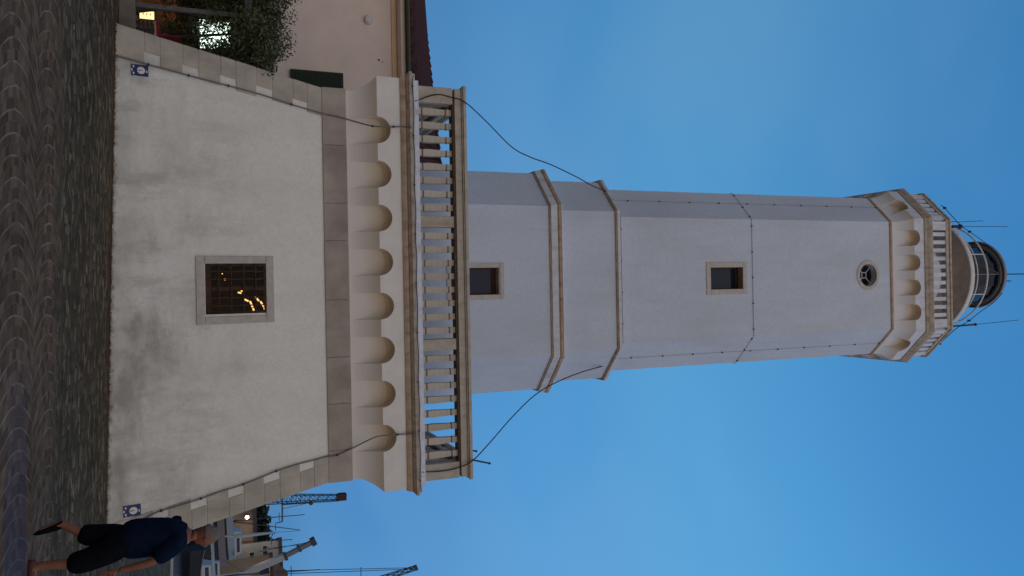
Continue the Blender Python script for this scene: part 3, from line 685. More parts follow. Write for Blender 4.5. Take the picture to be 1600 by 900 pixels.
# sagging cables from the terrace rail to the second tower cornice
yr = YC-4.46
p = [on_y(643,160,yr-.02), on_y(680,148,yr+.06), on_y(705,152,yr+.05), on_y(727,160,yr-.02), on_y(760,190,yr+.5), on_y(800,230,yr+.9), on_y(830,246,yr+1.2), on_y(860,257,yr+1.5), on_y(900,276,yr+1.75), on_y(925,290,yr+1.85), Vector((TX-2.42, YC-2.30, 12.0))]
p[-1] = on_y(948, 299, 18.75)
cable('sagging_cable', p, .014, 'thin dark cable hanging from the left end of the terrace rail to the tower cornice', M_IRON)
p = [on_y(652,738,yr-.02), on_y(690,736,yr+.05), on_y(715,731,yr+.03), on_y(738,720,yr-.02), on_y(765,692,yr+.4), on_y(800,652,yr+.8), on_y(835,618,yr+1.1), on_y(870,597,yr+1.5), on_y(910,581,yr+1.9), on_y(945,571,yr+2.3), on_y(958,565,18.9)]
cable('sagging_cable', p, .014, 'thin dark cable hanging from the right end of the terrace rail to the tower cornice', M_IRON)
# conductor ring and vertical runs on the shaft
hd, c = 2.57, .855
def ring_wire(z, d): return [Vector(q) for q in octo(hd, c, d, z)]
M_TWIRE = plain('tinned_wire', (.24, .24, .26), .6)
def wire(name, pts, r, label, clips, cs=.017):
    t_ = thing(name, pts[0], label, 'wire'); mb = MB(); mb.tube(pts, r, 5); mb.build('strand', M_TWIRE, t_)
    for p_ in clips:
        p_ = Vector(p_); mb = MB(); mb.box(p_.x-cs, p_.x+cs, p_.y-cs, p_.y+cs, p_.z-cs, p_.z+cs); mb.build('clip', M_IRON, t_)
rw = ring_wire(16.57, .02)
wire('conductor_ring', rw + [rw[0]], .0065, 'thin wire ring clipped round the tower shaft just above the middle window',
     [rw[0].lerp(rw[1], f_) for f_ in (.06, .28, .5, .72, .94)] + [rw[7].lerp(rw[0], f_) for f_ in (.1, .55, .9)] + [rw[1].lerp(rw[2], f_) for f_ in (.1, .5, .9)])
rw = ring_wire(12.16, .03)
wire('conductor_ring', rw + [rw[0]], .010, 'thin wire ring clipped round the tower just above its second cornice',
     [rw[0].lerp(rw[1], f_) for f_ in (.1, .35, .6, .85)] + [rw[7].lerp(rw[0], f_) for f_ in (.5, .8)] + [rw[1].lerp(rw[2], f_) for f_ in (.2, .5)])
for s_, f_, lb in ((-1, .5, 'left'), (1, .5, 'right')):
    A = octo(hd, c, .02, 0); p_, q_ = (Vector(A[7]), Vector(A[0])) if s_ < 0 else (Vector(A[1]), Vector(A[2]))
    o_ = p_.lerp(q_, .42 if s_ < 0 else .55)
    zz = [12.2 + 1.03*i for i in range(10)]
    wire('conductor_wire', [(o_.x, o_.y, 12.2), (o_.x, o_.y, 22.0)], .004, 'thin vertical wire with small clips on the %s chamfer of the tower shaft' % lb, [(o_.x, o_.y, z+.5) for z in zz])
# cables from lantern roof down to the gallery corners
p = [on_y(1470,321,19.6), on_y(1476,325,19.5), on_y(1500,351,19.2), on_y(1515,362,19.2), on_y(1532,374,19.4), on_y(1548,386,19.6), on_y(1560,398,19.8)]
cable('stay_cable', p, .013, 'dark stay cable from the lantern roof to the left corner of the gallery', M_IRON, clips=[p[1], p[3]], clipsize=.035)
p = [on_y(1462,541,19.6), on_y(1468,537,19.5), on_y(1492,515,19.3), on_y(1514,501,19.2), on_y(1532,487,19.4), on_y(1553,472,19.6), on_y(1566,458,19.8)]
cable('stay_cable', p, .013, 'dark stay cable from the lantern roof to the right corner of the gallery', M_IRON, clips=[p[1], p[3]], clipsize=.035)
# whip antennas
def whip(foot, mid, tip, r0, label):
    t_ = thing('whip_antenna', foot, label, 'antenna'); mb = MB(); mb.tube([foot, mid], r0, 6); mb.ball(mid, r0*1.7); mb.build('mount', M_IRON, t_)
    mb = MB(); mb.tube([mid, tip], .010, 5); mb.build('rod', M_IRON, t_)
whip(on_y(1488,354,18.3), on_y(1500,354,18.3), on_y(1574,354,18.3), .05, 'thin whip antenna with a stubby dark foot on the left of the gallery rail')
whip(on_y(1487,346,18.35), on_y(1498,347,18.35), on_y(1536,345,18.35), .012, 'short thin whip antenna at the far left of the gallery rail')
whip(on_y(1486,510,18.3), on_y(1524,507,18.3), on_y(1592,500,18.3), .03, 'long whip antenna with a thick lower pole on the right of the gallery rail')
for (v0,u0,v1,u1,y_,lb) in ((722,717,765,724,YC-4.0,'dark pole'), (698,698,743,705,YC-1.0,'dark pole')):
    pass
q_ = thing('roof_aerial', on_y(700,714,YC-4.1), 'short dark aerial pole rising past the right end of the terrace rail, nearer the cable', 'antenna')
mb = MB(); mb.tube([on_y(700,711,YC-3.6), on_y(765,724,YC-3.6)], .02, 6); mb.build('pole', M_IRON, q_); mb = MB(); mb.ball(on_y(765,724,YC-3.6), .03); mb.build('cap', M_IRON, q_)
q_ = thing('roof_aerial', on_y(690,696,YC-2.6), 'short dark aerial pole rising behind the right end of the terrace rail, further left', 'antenna')
mb = MB(); mb.tube([on_y(690,696,YC-2.6), on_y(744,705,YC-2.6)], .02, 6); mb.build('pole', M_IRON, q_); mb = MB(); mb.ball(on_y(744,705,YC-2.6), .03); mb.build('cap', M_IRON, q_)

# ------------------------------------------------------------------ blue enamel signs
M_BLUE = mottled('sign_blue', (.010, .022, .11), (.016, .032, .15), 20, .35, 0)
M_SWHITE = plain('sign_white', (.66, .66, .62), .4)
def sign(v0, v1, u0, u1, label, flip):
    o_ = on_wall((v0+v1)/2, (u0+u1)/2, .01); w_ = .105; h_ = .145
    S_ = thing('blue_sign', o_, label, 'sign', 'blue signs on the base')
    def P(a, b, n): z = o_.z + b; return (o_.x + a, YC - hw(z) - .006 - n, z)
    def rect(mb, a0, a1, b0, b1, n0, n1): mb.hexa([P(a0,b0,n1),P(a1,b0,n1),P(a1,b0,n0),P(a0,b0,n0),P(a0,b1,n1),P(a1,b1,n1),P(a1,b1,n0),P(a0,b1,n0)])
    mb = MB(); rect(mb, -w_, w_, -h_, h_, 0, .010); mb.build('plate', M_BLUE, S_)
    mb = MB(); n_ = 24; r_ = .068; cz = .022
    mb.rings([[P(r_*math.cos(2*math.pi*k/n_), cz + r_*math.sin(2*math.pi*k/n_), nn) for k in range(n_)] for nn in (.010, .014)]); mb.build('disc', M_SWHITE, S_)
    mb = MB(); rect(mb, -.012, .012, cz-.045, cz-.005, .0142, .017); rect(mb, -.02, .02, cz-.052, cz-.044, .0142, .017); rect(mb, -.005, .005, cz-.005, cz+.03, .0142, .017); mb.build('emblem', plain('emblem_grey', (.22, .23, .20), .6), S_)
    mb = MB(); rect(mb, -.01, .035, h_-.038, h_-.018, .0102, .013)
    rect(mb, -.085, -.045, -h_+.028, -h_+.052, .0102, .013); rect(mb, .040, .085, -h_+.028, -h_+.052, .0102, .013); rect(mb, -.022, .022, -h_+.002, -h_+.024, .0102, .013)
    mb.build('white_marks', M_SWHITE, S_)
sign(206, 231, 102, 118, 'small blue sign with a white disc low on the left of the white base wall', 0)
sign(194, 219, 790, 806, 'small blue sign with a white disc low on the right of the white base wall', 1)

# ------------------------------------------------------------------ house behind at left
M_PINK = mottled('pink_render', (.70, .61, .54), (.78, .68, .61), 1.2, .9, .15)
t = NT('roof_tiles'); sep = t.n('ShaderNodeSeparateXYZ'); t.l(t.tc.outputs['Object'], sep.inputs[0])
wv = t.math('SINE', t.math('MULTIPLY', sep.outputs[0], 30)); rows = t.math('FRACT', t.math('MULTIPLY', sep.outputs[1], 3.2))
t.col(t.mix(t.noise(5, 5, .7), (.05, .018, .018), (.10, .038, .034))); t.bump(t.math('ADD', wv, rows), .8, .05); M_TILE = t.done(.9, 0, .15)
HO = thing('house', (-9.5, 29, 0), 'pale pink house with a dark red tiled roof beyond the left of the base', 'house')
mb = MB(); mb.box(-22, -4.72, 27.3, 36, -.1, 8.36); mb.build('wall', M_PINK, HO)
mb = MB(); mb.box(-22.02, -4.70, 27.24, 27.296, 8.02, 8.18); mb.build('painted_band', mottled('ochre_band', (.66, .45, .28), (.74, .52, .34), 2, .9, .1), HO)
mb = MB(); mb.hexa([(-22.1,26.85,8.26),(-4.6,26.85,8.26),(-4.6,27.29,8.20),(-22.1,27.29,8.20),(-22.1,26.85,8.44),(-4.6,26.85,8.44),(-4.6,27.29,8.44),(-22.1,27.29,8.44)]); mb.build('eave', mottled('eave_render', (.74, .66, .58), (.82, .74, .66), 2, .9, .1), HO)
RF = MB()
P0 = Vector((-22.2,26.70,8.47)); P1 = Vector((-4.55,26.70,8.50)); P2 = Vector((-5.0,29.7,10.35)); P3 = Vector((-15.8,33.0,10.35))
RF.add([P0,P1,P2,P3, P0-Vector((0,0,.1)),P1-Vector((0,0,.1)),P2-Vector((0,0,.1)),P3-Vector((0,0,.1))], [(0,1,2,3),(4,7,6,5),(0,4,5,1),(1,5,6,2)])
RF.add([P2,P3,(-22.2,39,8.4),(-4.55,37,8.4)], [(0,3,2,1)]); RF.add([P1,(-4.55,37,8.4),P2],[(0,1,2)])
RFO = RF.build('roof', M_TILE, HO)
mb = MB()     # round cover tiles running up the slope and the ridge tiles
for i in range(58):
    f_ = (i+.5)/58; a = P0.lerp(P1, f_); b = P3.lerp(P2, f_); pts = [a.lerp(b, k/7) + Vector((0,0,.04+random.uniform(-.012,.012))) for k in range(8)]
    mb.tube(pts, [.085+.012*(k%2) for k in range(8)], 6)
mb.build('cover_tiles', M_TILE, RFO)
mb = MB()
for i in range(30):
    a = P3.lerp(P2, i/30); b = P3.lerp(P2, (i+1.06)/30); mb.tube([a+Vector((0,0,.05)), b+Vector((0,0,.09))], [.12, .14], 8)
mb.build('ridge_tiles', M_TILE, RFO)
mb = MB(); mb.tube([(-22.2,26.62,8.47),(-4.5,26.62,8.47)], .07, 8); mb.build('gutter', plain('gutter_green', (.05, .06, .035), .6), HO)
SH = MB(); SH.box(-7.66, -7.02, 27.20, 27.25, 4.45, 6.25); SHO = SH.build('shutter', M_DGREEN, HO)
mb = MB()
for i in range(22): z = 4.55+i*.076; mb.hexa([(-7.60,27.17,z),(-7.08,27.17,z),(-7.08,27.198,z+.02),(-7.60,27.198,z+.02),(-7.60,27.165,z+.045),(-7.08,27.165,z+.045),(-7.08,27.198,z+.065),(-7.60,27.198,z+.065)])
mb.build('louvres', M_DGREEN, SHO)
mb = MB(); mb.box(-6.98,-6.0,27.22,27.26,4.45,6.25); mb.build('window', M_GLASS, HO)
VT = MB(); VT.rings([[(-9.66+r_*math.cos(2*math.pi*k/20), y_, 7.19+r_*math.sin(2*math.pi*k/20)) for k in range(20)] for r_, y_ in ((.16,27.295),(.16,27.22),(.13,27.17),(.04,27.15))]); VT.build('wall_vent', M_WHITE, HO)
mb = MB(); mb.box(-8.30,-8.24,27.27,27.296,7.52,7.57); mb.box(-8.22,-8.19,27.27,27.296,7.66,7.69); mb.box(-7.1,-7.0,27.26,27.296,6.55,6.6); mb.build('bracket', M_IRON, HO)

# ------------------------------------------------------------------ terrace at left: low wall, pergola, shrub
M_CONC = mottled('grey_concrete', (.14, .128, .105), (.20, .185, .155), 3, .9, .4, ((.08, .07, .05), 4, .6))
lw = MB(); lw.box(-12, -5.02, 16.55, 16.85, .0, .43); LW = lw.build('low_wall', M_CONC, bevel=.015); tag(LW, 'low grey concrete wall running left from the foot of the lighthouse base', 'wall')
M_POST = mottled('weathered_wood', (.10, .10, .095), (.16, .155, .15), 9, .85, .2)
pg = thing('pergola', (-5.9, 17.4, .3), 'weathered timber pergola on the terrace among the shrub leaves', 'pergola')
mb = MB(); mb.box(-5.96, -5.87, 17.3, 17.39, .1, 2.5); mb.build('post', M_POST, pg)
mb = MB(); mb.box(-9.2, -9.06, 17.3, 17.42, .1, 2.5); mb.build('post', M_POST, pg)
mb = MB(); mb.box(-10, -5.6, 17.28, 17.44, 2.5, 2.64); mb.build('beam', M_POST, pg)
mb = MB(); mb.box(-12, -5.1, 16.9, 26.5, .03, .12); tag(mb.build('terrace_floor', M_CONC), kind='structure')
# lit menu board
mbd = thing('menu_board', on_y(217,22,18.2), 'small lit menu board glowing yellow above the low wall', 'menu board')
A = on_y(218,16,18.2); B = on_y(241,30,18.2)
mb = MB(); mb.box(A.x, B.x, 18.2, 18.24, A.z, B.z); mb.build('lit_panel', emis('menu_light', (1.0, .72, .34), 1.1), mbd)
mb = MB(); mb.box(A.x-.02, B.x+.02, 18.16, 18.19, A.z-.03, A.z-.002); mb.box(A.x-.02, B.x+.02, 18.16, 18.19, B.z+.002, B.z+.03)
for k in range(3): z = A.z + (B.z-A.z)*(k+1)/4; mb.box(A.x+.05, B.x-.07, 18.19, 18.197, z-.008, z+.008)
mb.build('frame', M_WOOD, mbd); mb = MB(); mb.box((A.x+B.x)/2-.02, (A.x+B.x)/2+.02, 18.17, 18.21, .12, A.z); mb.build('leg', M_WOOD, mbd)
# slatted bench back
bn = thing('slatted_bench', on_y(212,42,17.6), 'dark slatted wooden bench end between the low wall and the shrub', 'bench')
A = on_y(214,31,17.6); B = on_y(240,54,17.6)
for k in range(4):
    z = A.z + (B.z-A.z)*(k+.5)/4; mb = MB(); mb.box(A.x, B.x, 17.6, 17.63, z-.03, z+.03); mb.build('slat', mottled('bench_brown', (.05,.035,.03), (.08,.06,.05), 8), bn)
mb = MB(); mb.box(A.x, B.x+.05, 17.64, 18.05, .40, .44); mb.build('seat', M_WOOD, bn)
for x in (A.x+.02, B.x-.02): mb = MB(); mb.box(x-.02, x+.02, 17.64, 17.68, .12, .40); mb.build('leg', M_WOOD, bn); 
# bistro chairs, red cushions, umbrella strip
def small(name, v0, v1, u0, u1, y, mat, label, cat, d=.2):
    A = on_y(v0, u0, y); B = on_y(v1, u1, y); mb = MB(); 
    t_ = thing(name, (A.x, y, A.z), label, cat); mb.box(A.x, B.x, y, y+d, A.z, B.z); mb.build('body', mat, t_, bevel=.02); return t_
M_RED = plain('red_cloth', (.30, .015, .03), .8)
ch = thing('terrace_chair', on_y(240,45,17.9), 'terrace chair with cream frame and red cushion behind the low wall', 'chair')
A = on_y(241,33,17.9); B = on_y(247,57,17.9)
mb = MB(); mb.box(A.x, B.x, 17.9, 18.3, A.z, A.z+.035); mb.build('seat_frame', plain('cream_frame', (.45, .36, .28), .6), ch)
mb = MB(); mb.box(A.x+.03, B.x-.03, 17.92, 18.28, A.z+.037, A.z+.10); mb.build('cushion', M_RED, ch)
for x in (A.x+.03, B.x-.03):
    for y in (17.92, 18.27): mb = MB(); mb.box(x-.015, x+.015, y-.015, y+.015, .12, A.z); mb.build('leg', plain('cream_frame', (.45, .36, .28), .6), ch)
mb = MB(); mb.box(B.x-.06, B.x-.03, 17.92, 18.28, A.z+.1, A.z+.5); mb.build('backrest', M_RED, ch)
# back wall of the restaurant glowing orange, with shelf bottles
bk = thing('restaurant_bar', (-7.5, 22, .12), 'orange lit restaurant bar seen deep behind the shrub and low wall', 'bar')
mb = MB(); mb.box(-11, -5.4, 22, 22.6, .12, 1.15); mb.build('counter', mottled('bar_wood', (.14, .06, .025), (.24, .11, .05), 4), bk)
mb = MB(); mb.box(-11, -5.4, 24.2, 24.3, .12, 3.2); mb.build('back_panel', mottled('bar_panel', (.05, .025, .012), (.14, .07, .035), 4), bk)
for k in range(5):
    x = -6.3 - k*.95; z = 1.55 + .12*(k % 2)
    l_ = MB(); l_.ball((x, 21.9, z), .07); l_.build('globe_lamp', emis('globe_lamp', (1.0, .50, .16), 14), bk, True)
    lp = bpy.data.lights.new('bar_glow', 'POINT'); lp.energy = 4; lp.color = (1, .52, .2); lp.shadow_soft_size = .1
    lo = bpy.data.objects.new('bar_glow', lp); col.objects.link(lo); lo.location = (x, 21.7, z)
# bright white floodlit panel glimpsed through the leaves
fl = thing('flood_lamp', on_y(330,60,18.3), 'bright white lamp panel shining through the leaves of the shrub', 'lamp')
A = on_y(312,30,18.3); B = on_y(360,78,18.3)
mb = MB(); mb.box(A.x, B.x, 18.3, 18.34, A.z, B.z); mb.build('lit_panel', emis('white_panel', (.80, 1.0, .86), 2.2), fl)
mb = MB(); mb.box(A.x-.03, B.x+.03, 18.345, 18.40, A.z-.04, B.z+.04); mb.build('housing', M_IRON, fl)
mb = MB(); mb.box((A.x+B.x)/2-.03, (A.x+B.x)/2+.03, 18.405, 18.45, .12, B.z); mb.build('pole', M_IRON, fl)

def pix(p):
    d = p - CAMLOC; z = d.dot(CF); return 800 + FPX*d.dot(CU)/z, 450 + FPX*d.dot(CR)/z
def leaf_mat(name, a, b):
    t = NT(name); oi = t.n('ShaderNodeTexNoise'); oi.inputs['Scale'].default_value = 2.2; oi.inputs['Detail'].default_value = 3; t.l(t.tc.outputs['Object'], oi.inputs['Vector'])
    w = t.n('ShaderNodeTexWhiteNoise', noise_dimensions='1D'); g_ = t.n('ShaderNodeNewGeometry'); t.l(g_.outputs['Random Per Island'], w.inputs['W'])
    t.col(t.mix(w.outputs[0], a, b)); t.b.inputs['Transmission Weight'].default_value = 0; return t.done(.5, 0, .4)
def leaves(mb, pts, size):
    for p in pts:
        p = Vector(p); d = Vector((random.gauss(0,1), random.gauss(0,1), random.gauss(0,.7))).normalized(); e = d.cross(Vector((random.gauss(0,1), random.gauss(0,1), random.gauss(0,1)))).normalized()
        s_ = size*random.uniform(.6, 1.3); n_ = d.cross(e)*s_*.12
        mb.add([p-d*s_, p-e*s_*.42+n_, p+d*s_, p+e*s_*.42+n_], [(0,1,2,3)])
sh = thing('shrub', (-6.6, 18.0, .1), 'big dense dark green shrub leaning over the left edge of the lighthouse base', 'shrub')
clumps = []
for k in range(420):
    a = random.uniform(-1, 1); b = random.uniform(-1, 1); c_ = random.uniform(-1, 1)
    if a*a+b*b+c_*c_ > 1: continue
    clumps.append((-6.95 + a*2.20, 18.1 + b*1.15, 2.52 + c_*1.08 - .06*a, random.uniform(.24, .42)))
for k in range(46): clumps.append((-5.3 + random.uniform(-.45,.35), 17.4+random.uniform(-.6,.9), 2.45+random.uniform(-.75,.50), .24))
for k in range(150): clumps.append((random.uniform(-8.6, -5.35), random.uniform(18.5, 19.6), random.uniform(.75, 2.0), random.uniform(.2, .34)))
pts = []
for (x, y, z, r_) in clumps:
    for k in range(int(150*(r_/.3)**2)):
        d = Vector((random.gauss(0,1), random.gauss(0,1), random.gauss(0,1))).normalized()*r_*random.uniform(.55, 1.08)
        q = Vector((x, y, z)) + d
        if q.x > -4.98 and q.y > 16.1 and False: continue
        lim = CX - hw(max(0, min(4, q.z)))
        if q.x > lim - .03 and q.y > YC - hw(max(0, min(4, q.z))) - .03: continue
        v_, u_ = pix(q)
        rr_ = math.hypot((v_-338)/12, (u_-55)/10) + .35*math.sin(v_*.9)*math.cos(u_*.7)
        if rr_ < 2.3 and random.random() > .13 + .34*max(0, rr_-.6): continue
        if v_ < 244 and u_ < 60: continue
        if v_ < 275 and u_ < 34 and random.random() < .8: continue
        pts.append(q)
mb = MB(); leaves(mb, pts, .042); mb.build('foliage', leaf_mat('shrub_leaf', (.022, .036, .011), (.12, .135, .05)), sh)
# sprig that hangs over the corner stones
mb = MB(); sp = []
for k in range(60):
    f_ = random.random(); q = Vector((-4.85 + .42*f_, 16.45 - .12*f_, 3.10 - .22*f_)) + Vector((random.gauss(0,.07), random.gauss(0,.04), random.gauss(0,.06)))
    q.y = min(q.y, YC - hw(q.z) - .04); sp.append(q)
leaves(mb, sp, .045); mb.build('hanging_sprig', leaf_mat('sprig_leaf', (.022, .036, .011), (.12, .135, .05)), sh); mb = MB(); sp = []
for k in range(50):
    f_ = random.random(); q = Vector((-4.95 + .25*f_, 16.40, 2.80 - .12*f_)) + Vector((random.gauss(0,.06), random.gauss(0,.04), random.gauss(0,.06))); q.y = min(q.y, YC - hw(q.z) - .04); sp.append(q)
leaves(mb, sp, .045); mb.build('hanging_sprig', leaf_mat('shrub_leaf', (.022, .036, .011), (.12, .135, .05)), sh)
mb = MB()
for k in range(6):
    x = -8 + k*.5; mb.tube([(x, 18.1, .1), (x+random.uniform(-.15,.15), 18.1+random.uniform(-.2,.2), 1.0), (x+random.uniform(-.4,.4), 18.1+random.uniform(-.4,.4), 2.6)], [.06, .045, .02], 7)
mb.build('stems', mottled('bark', (.05, .04, .03), (.09, .075, .06), 12), sh)
# low planting under it
mb = MB(); pts = []
for k in range(2600):
    x = random.uniform(-8.5, -5.4); y = 17.2 + random.uniform(0, .8); z = .15 + abs(random.gauss(0, .28)) + (.35 if x < -6.2 else .15)
    q = Vector((x, y, min(z, 1.5))); v_, u_ = pix(q)
    if v_ < 252 and u_ < 64: continue
    pts.append(q)
leaves(mb, pts, .05); tag(mb.build('terrace_planting', leaf_mat('planting_leaf', (.010, .022, .010), (.03, .05, .02))), kind='stuff')

# dead leaves and weeds at the foot of the wall
mb = MB()
for k in range(900):
    x = random.uniform(-5.1, 4.9); y = YC-hw(gz(x)) - abs(random.gauss(0, .09)) - .03; mb_p = Vector((x, y, gz(x) + random.uniform(.004, .022)))
    leaves(mb, [mb_p], .022)
tag(mb.build('leaf_litter', leaf_mat('litter', (.07, .035, .015), (.12, .075, .035))), kind='stuff')

# ------------------------------------------------------------------ far side of the harbour
FB = 150.0
M_FARG = mottled('far_quay_stone', (.14, .13, .12), (.20, .19, .18), .2, .9, 0)
mb = MB(); mb.box(-300, 500, FB, FB+600, -2.2, .1); tag(mb.build('far_shore', M_FARG), kind='structure')
def P3_(v, u, y=FB): return at(v, u, y)
# tree-covered mound
def far_tree(v0, v1, u0, u1, y, label, n_=7000, mat=None, s_=.55):
    A = at(v0, u0, y); B = at(v1, u1, y); cx_ = (A.x+B.x)/2; hx = abs(B.x-A.x)/2; top = max(A.z, B.z)
    t_ = thing('tree', (cx_, y, .1), label, 'tree'); pts = []
    cl = []
    for k in range(60):
        a = random.uniform(-1, 1); f_ = math.sqrt(1-a*a*.35); cl.append((cx_+a*hx, y+random.uniform(-3,3), .1 + top*random.uniform(.45, .90)*f_, random.uniform(1.2, 2.0)))
    for k in range(n_):
        x, yy, z, r_ = random.choice(cl); d = Vector((random.gauss(0,1), random.gauss(0,1), random.gauss(0,1))).normalized()*r_*random.uniform(.6, 1.05); q = Vector((x,yy,z))+d
        if q.z > .3: pts.append(q)
    mb = MB(); leaves(mb, pts, s_); mb.build('crown', mat, t_); mb = MB(); mb.tube([(cx_,y,.1),(cx_+.3,y,top*.7)], [.35,.15], 8); mb.build('trunk', M_WOOD, t_)
ML = leaf_mat('far_leaf', (.010, .020, .012), (.028, .045, .022))
far_tree(372, 423, 792, 832, FB+8, 'dark bushy tree behind the boats just right of the lighthouse base', mat=ML)
far_tree(372, 424, 818, 856, FB+6, 'dark bushy tree behind the white mast and beside the pale building', mat=ML)
# warm lit house with lamp
hb = thing('quay_house', at(366, 833, FB-4), 'low brown quayside house lit by a lamp, beside the dark trees', 'house')
hb.rotation_euler.z = -math.atan2(hb.location.x, hb.location.y)
A = at(366, 806, FB-4); B = at(396, 860, FB-4)
mb = MB(); mb.box(A.x-4, B.x, FB-4, FB, .1, B.z); mb.build('wall', mottled('brown_render', (.13, .11, .10), (.18, .15, .13), .4), hb)
mb = MB(); mb.hexa([(A.x-4.4,FB-4.6,B.z),(B.x+.4,FB-4.6,B.z),(B.x+.4,FB+.4,B.z),(A.x-4.4,FB+.4,B.z),(A.x-4.4,FB-2.2,B.z+.8),(B.x+.4,FB-2.2,B.z+.8),(B.x+.4,FB-2.0,B.z+.8),(A.x-4.4,FB-2.0,B.z+.8)]); mb.build('roof', mottled('far_roof', (.06, .035, .03), (.09, .05, .04), .5), hb)
for k in range(4): x = A.x+.6+k*1.7; mb = MB(); mb.box(x, x+.7, FB-4.04, FB-4.0, 1.4, 2.8); mb.build('window', M_GLASS, hb)
lm = thing('street_lamp', at(366, 811, FB-7), 'lit street lamp glowing warm white beside the base corner stones', 'street lamp')
A = at(386, 811, FB-7)
mb = MB(); mb.tube([(A.x, A.y, .1), (A.x, A.y, A.z+.2), (A.x-.6, A.y, A.z+.4)], .07, 6); mb.build('pole', M_IRON, lm)
mb = MB(); mb.ball((A.x-.3, A.y, A.z), .30); mb.build('lamp_head', emis('street_lamp_glow', (1.0, .80, .48), 10), lm)
lp = bpy.data.lights.new('lamp_glow', 'POINT'); lp.energy = 500; lp.color = (1, .78, .5); lp.shadow_soft_size = .4; lo = bpy.data.objects.new('lamp_glow', lp); col.objects.link(lo); lo.location = (A.x-.3, A.y-.8, A.z)
# pale building
def block(name, v0, v1, u0, u1, y, dep, wall, label, wins, roof_mat, roofh=.5, cat='building'):
    A = at(v0, u0, y); B = at(v1, u1, y); t_ = thing(name, ((A.x+B.x)/2, y, .1), label, cat); t_.rotation_euler.z = -math.atan2((A.x+B.x)/2, y)
    mb = MB(); mb.box(A.x, B.x, y, y+dep, .1, B.z); mb.build('wall', wall, t_)
    mb = MB(); mb.box(A.x-.4, B.x+.4, y-.4, y+dep+.4, B.z+.01, B.z+roofh); mb.build('roof', roof_mat, t_)
    for (va, vb, ua, ub) in wins:
        a = at(va, ua, y); b = at(vb, ub, y); mb = MB(); mb.box(a.x-.08, b.x+.08, y-.06, y-.003, a.z-.08, b.z+.08); w = mb.build('window', M_WHITE, t_)
        mb = MB(); mb.box(a.x, b.x, y-.09, y-.062, a.z, b.z); mb.build('pane', M_GLASS, w)
    return t_
block('apartment_building', 370, 437, 853, 886, FB-8, 9, mottled('pale_render', (.30, .32, .34), (.37, .39, .41), .3), 'pale apartment building with small dark windows across the harbour', [(390,397,864,868),(390,397,870,873),(411,417,854,858),(411,418,862,865),(411,418,867,870),(424,427,869,871),(415,417,874,876)], M_BRONZE)
bt = block('brown_roof_house', 345, 425, 879, 930, FB-16, 9, mottled('tan_render', (.24, .19, .135), (.30, .24, .175), .3), 'tan house with a steep brown roof at the right edge across the harbour', [(405,421,890,897)], M_BRONZE, .3, 'house')
A = at(425, 878, FB-16); B = at(425, 940, FB-16)
mb = MB(); zt = at(441, 880, FB-16).z; mb.hexa([(A.x-.5,FB-16.5,A.z),(B.x,FB-16.5,A.z),(B.x,FB-6.5,A.z),(A.x-.5,FB-6.5,A.z),(A.x+2.0,FB-12,zt+1.2),(B.x,FB-12,zt+1.2),(B.x,FB-11.8,zt+1.2),(A.x+2.0,FB-11.8,zt+1.2)]); mb.build('pitched_roof', mottled('brown_roof', (.10, .05, .035), (.14, .075, .05), .6), bt)

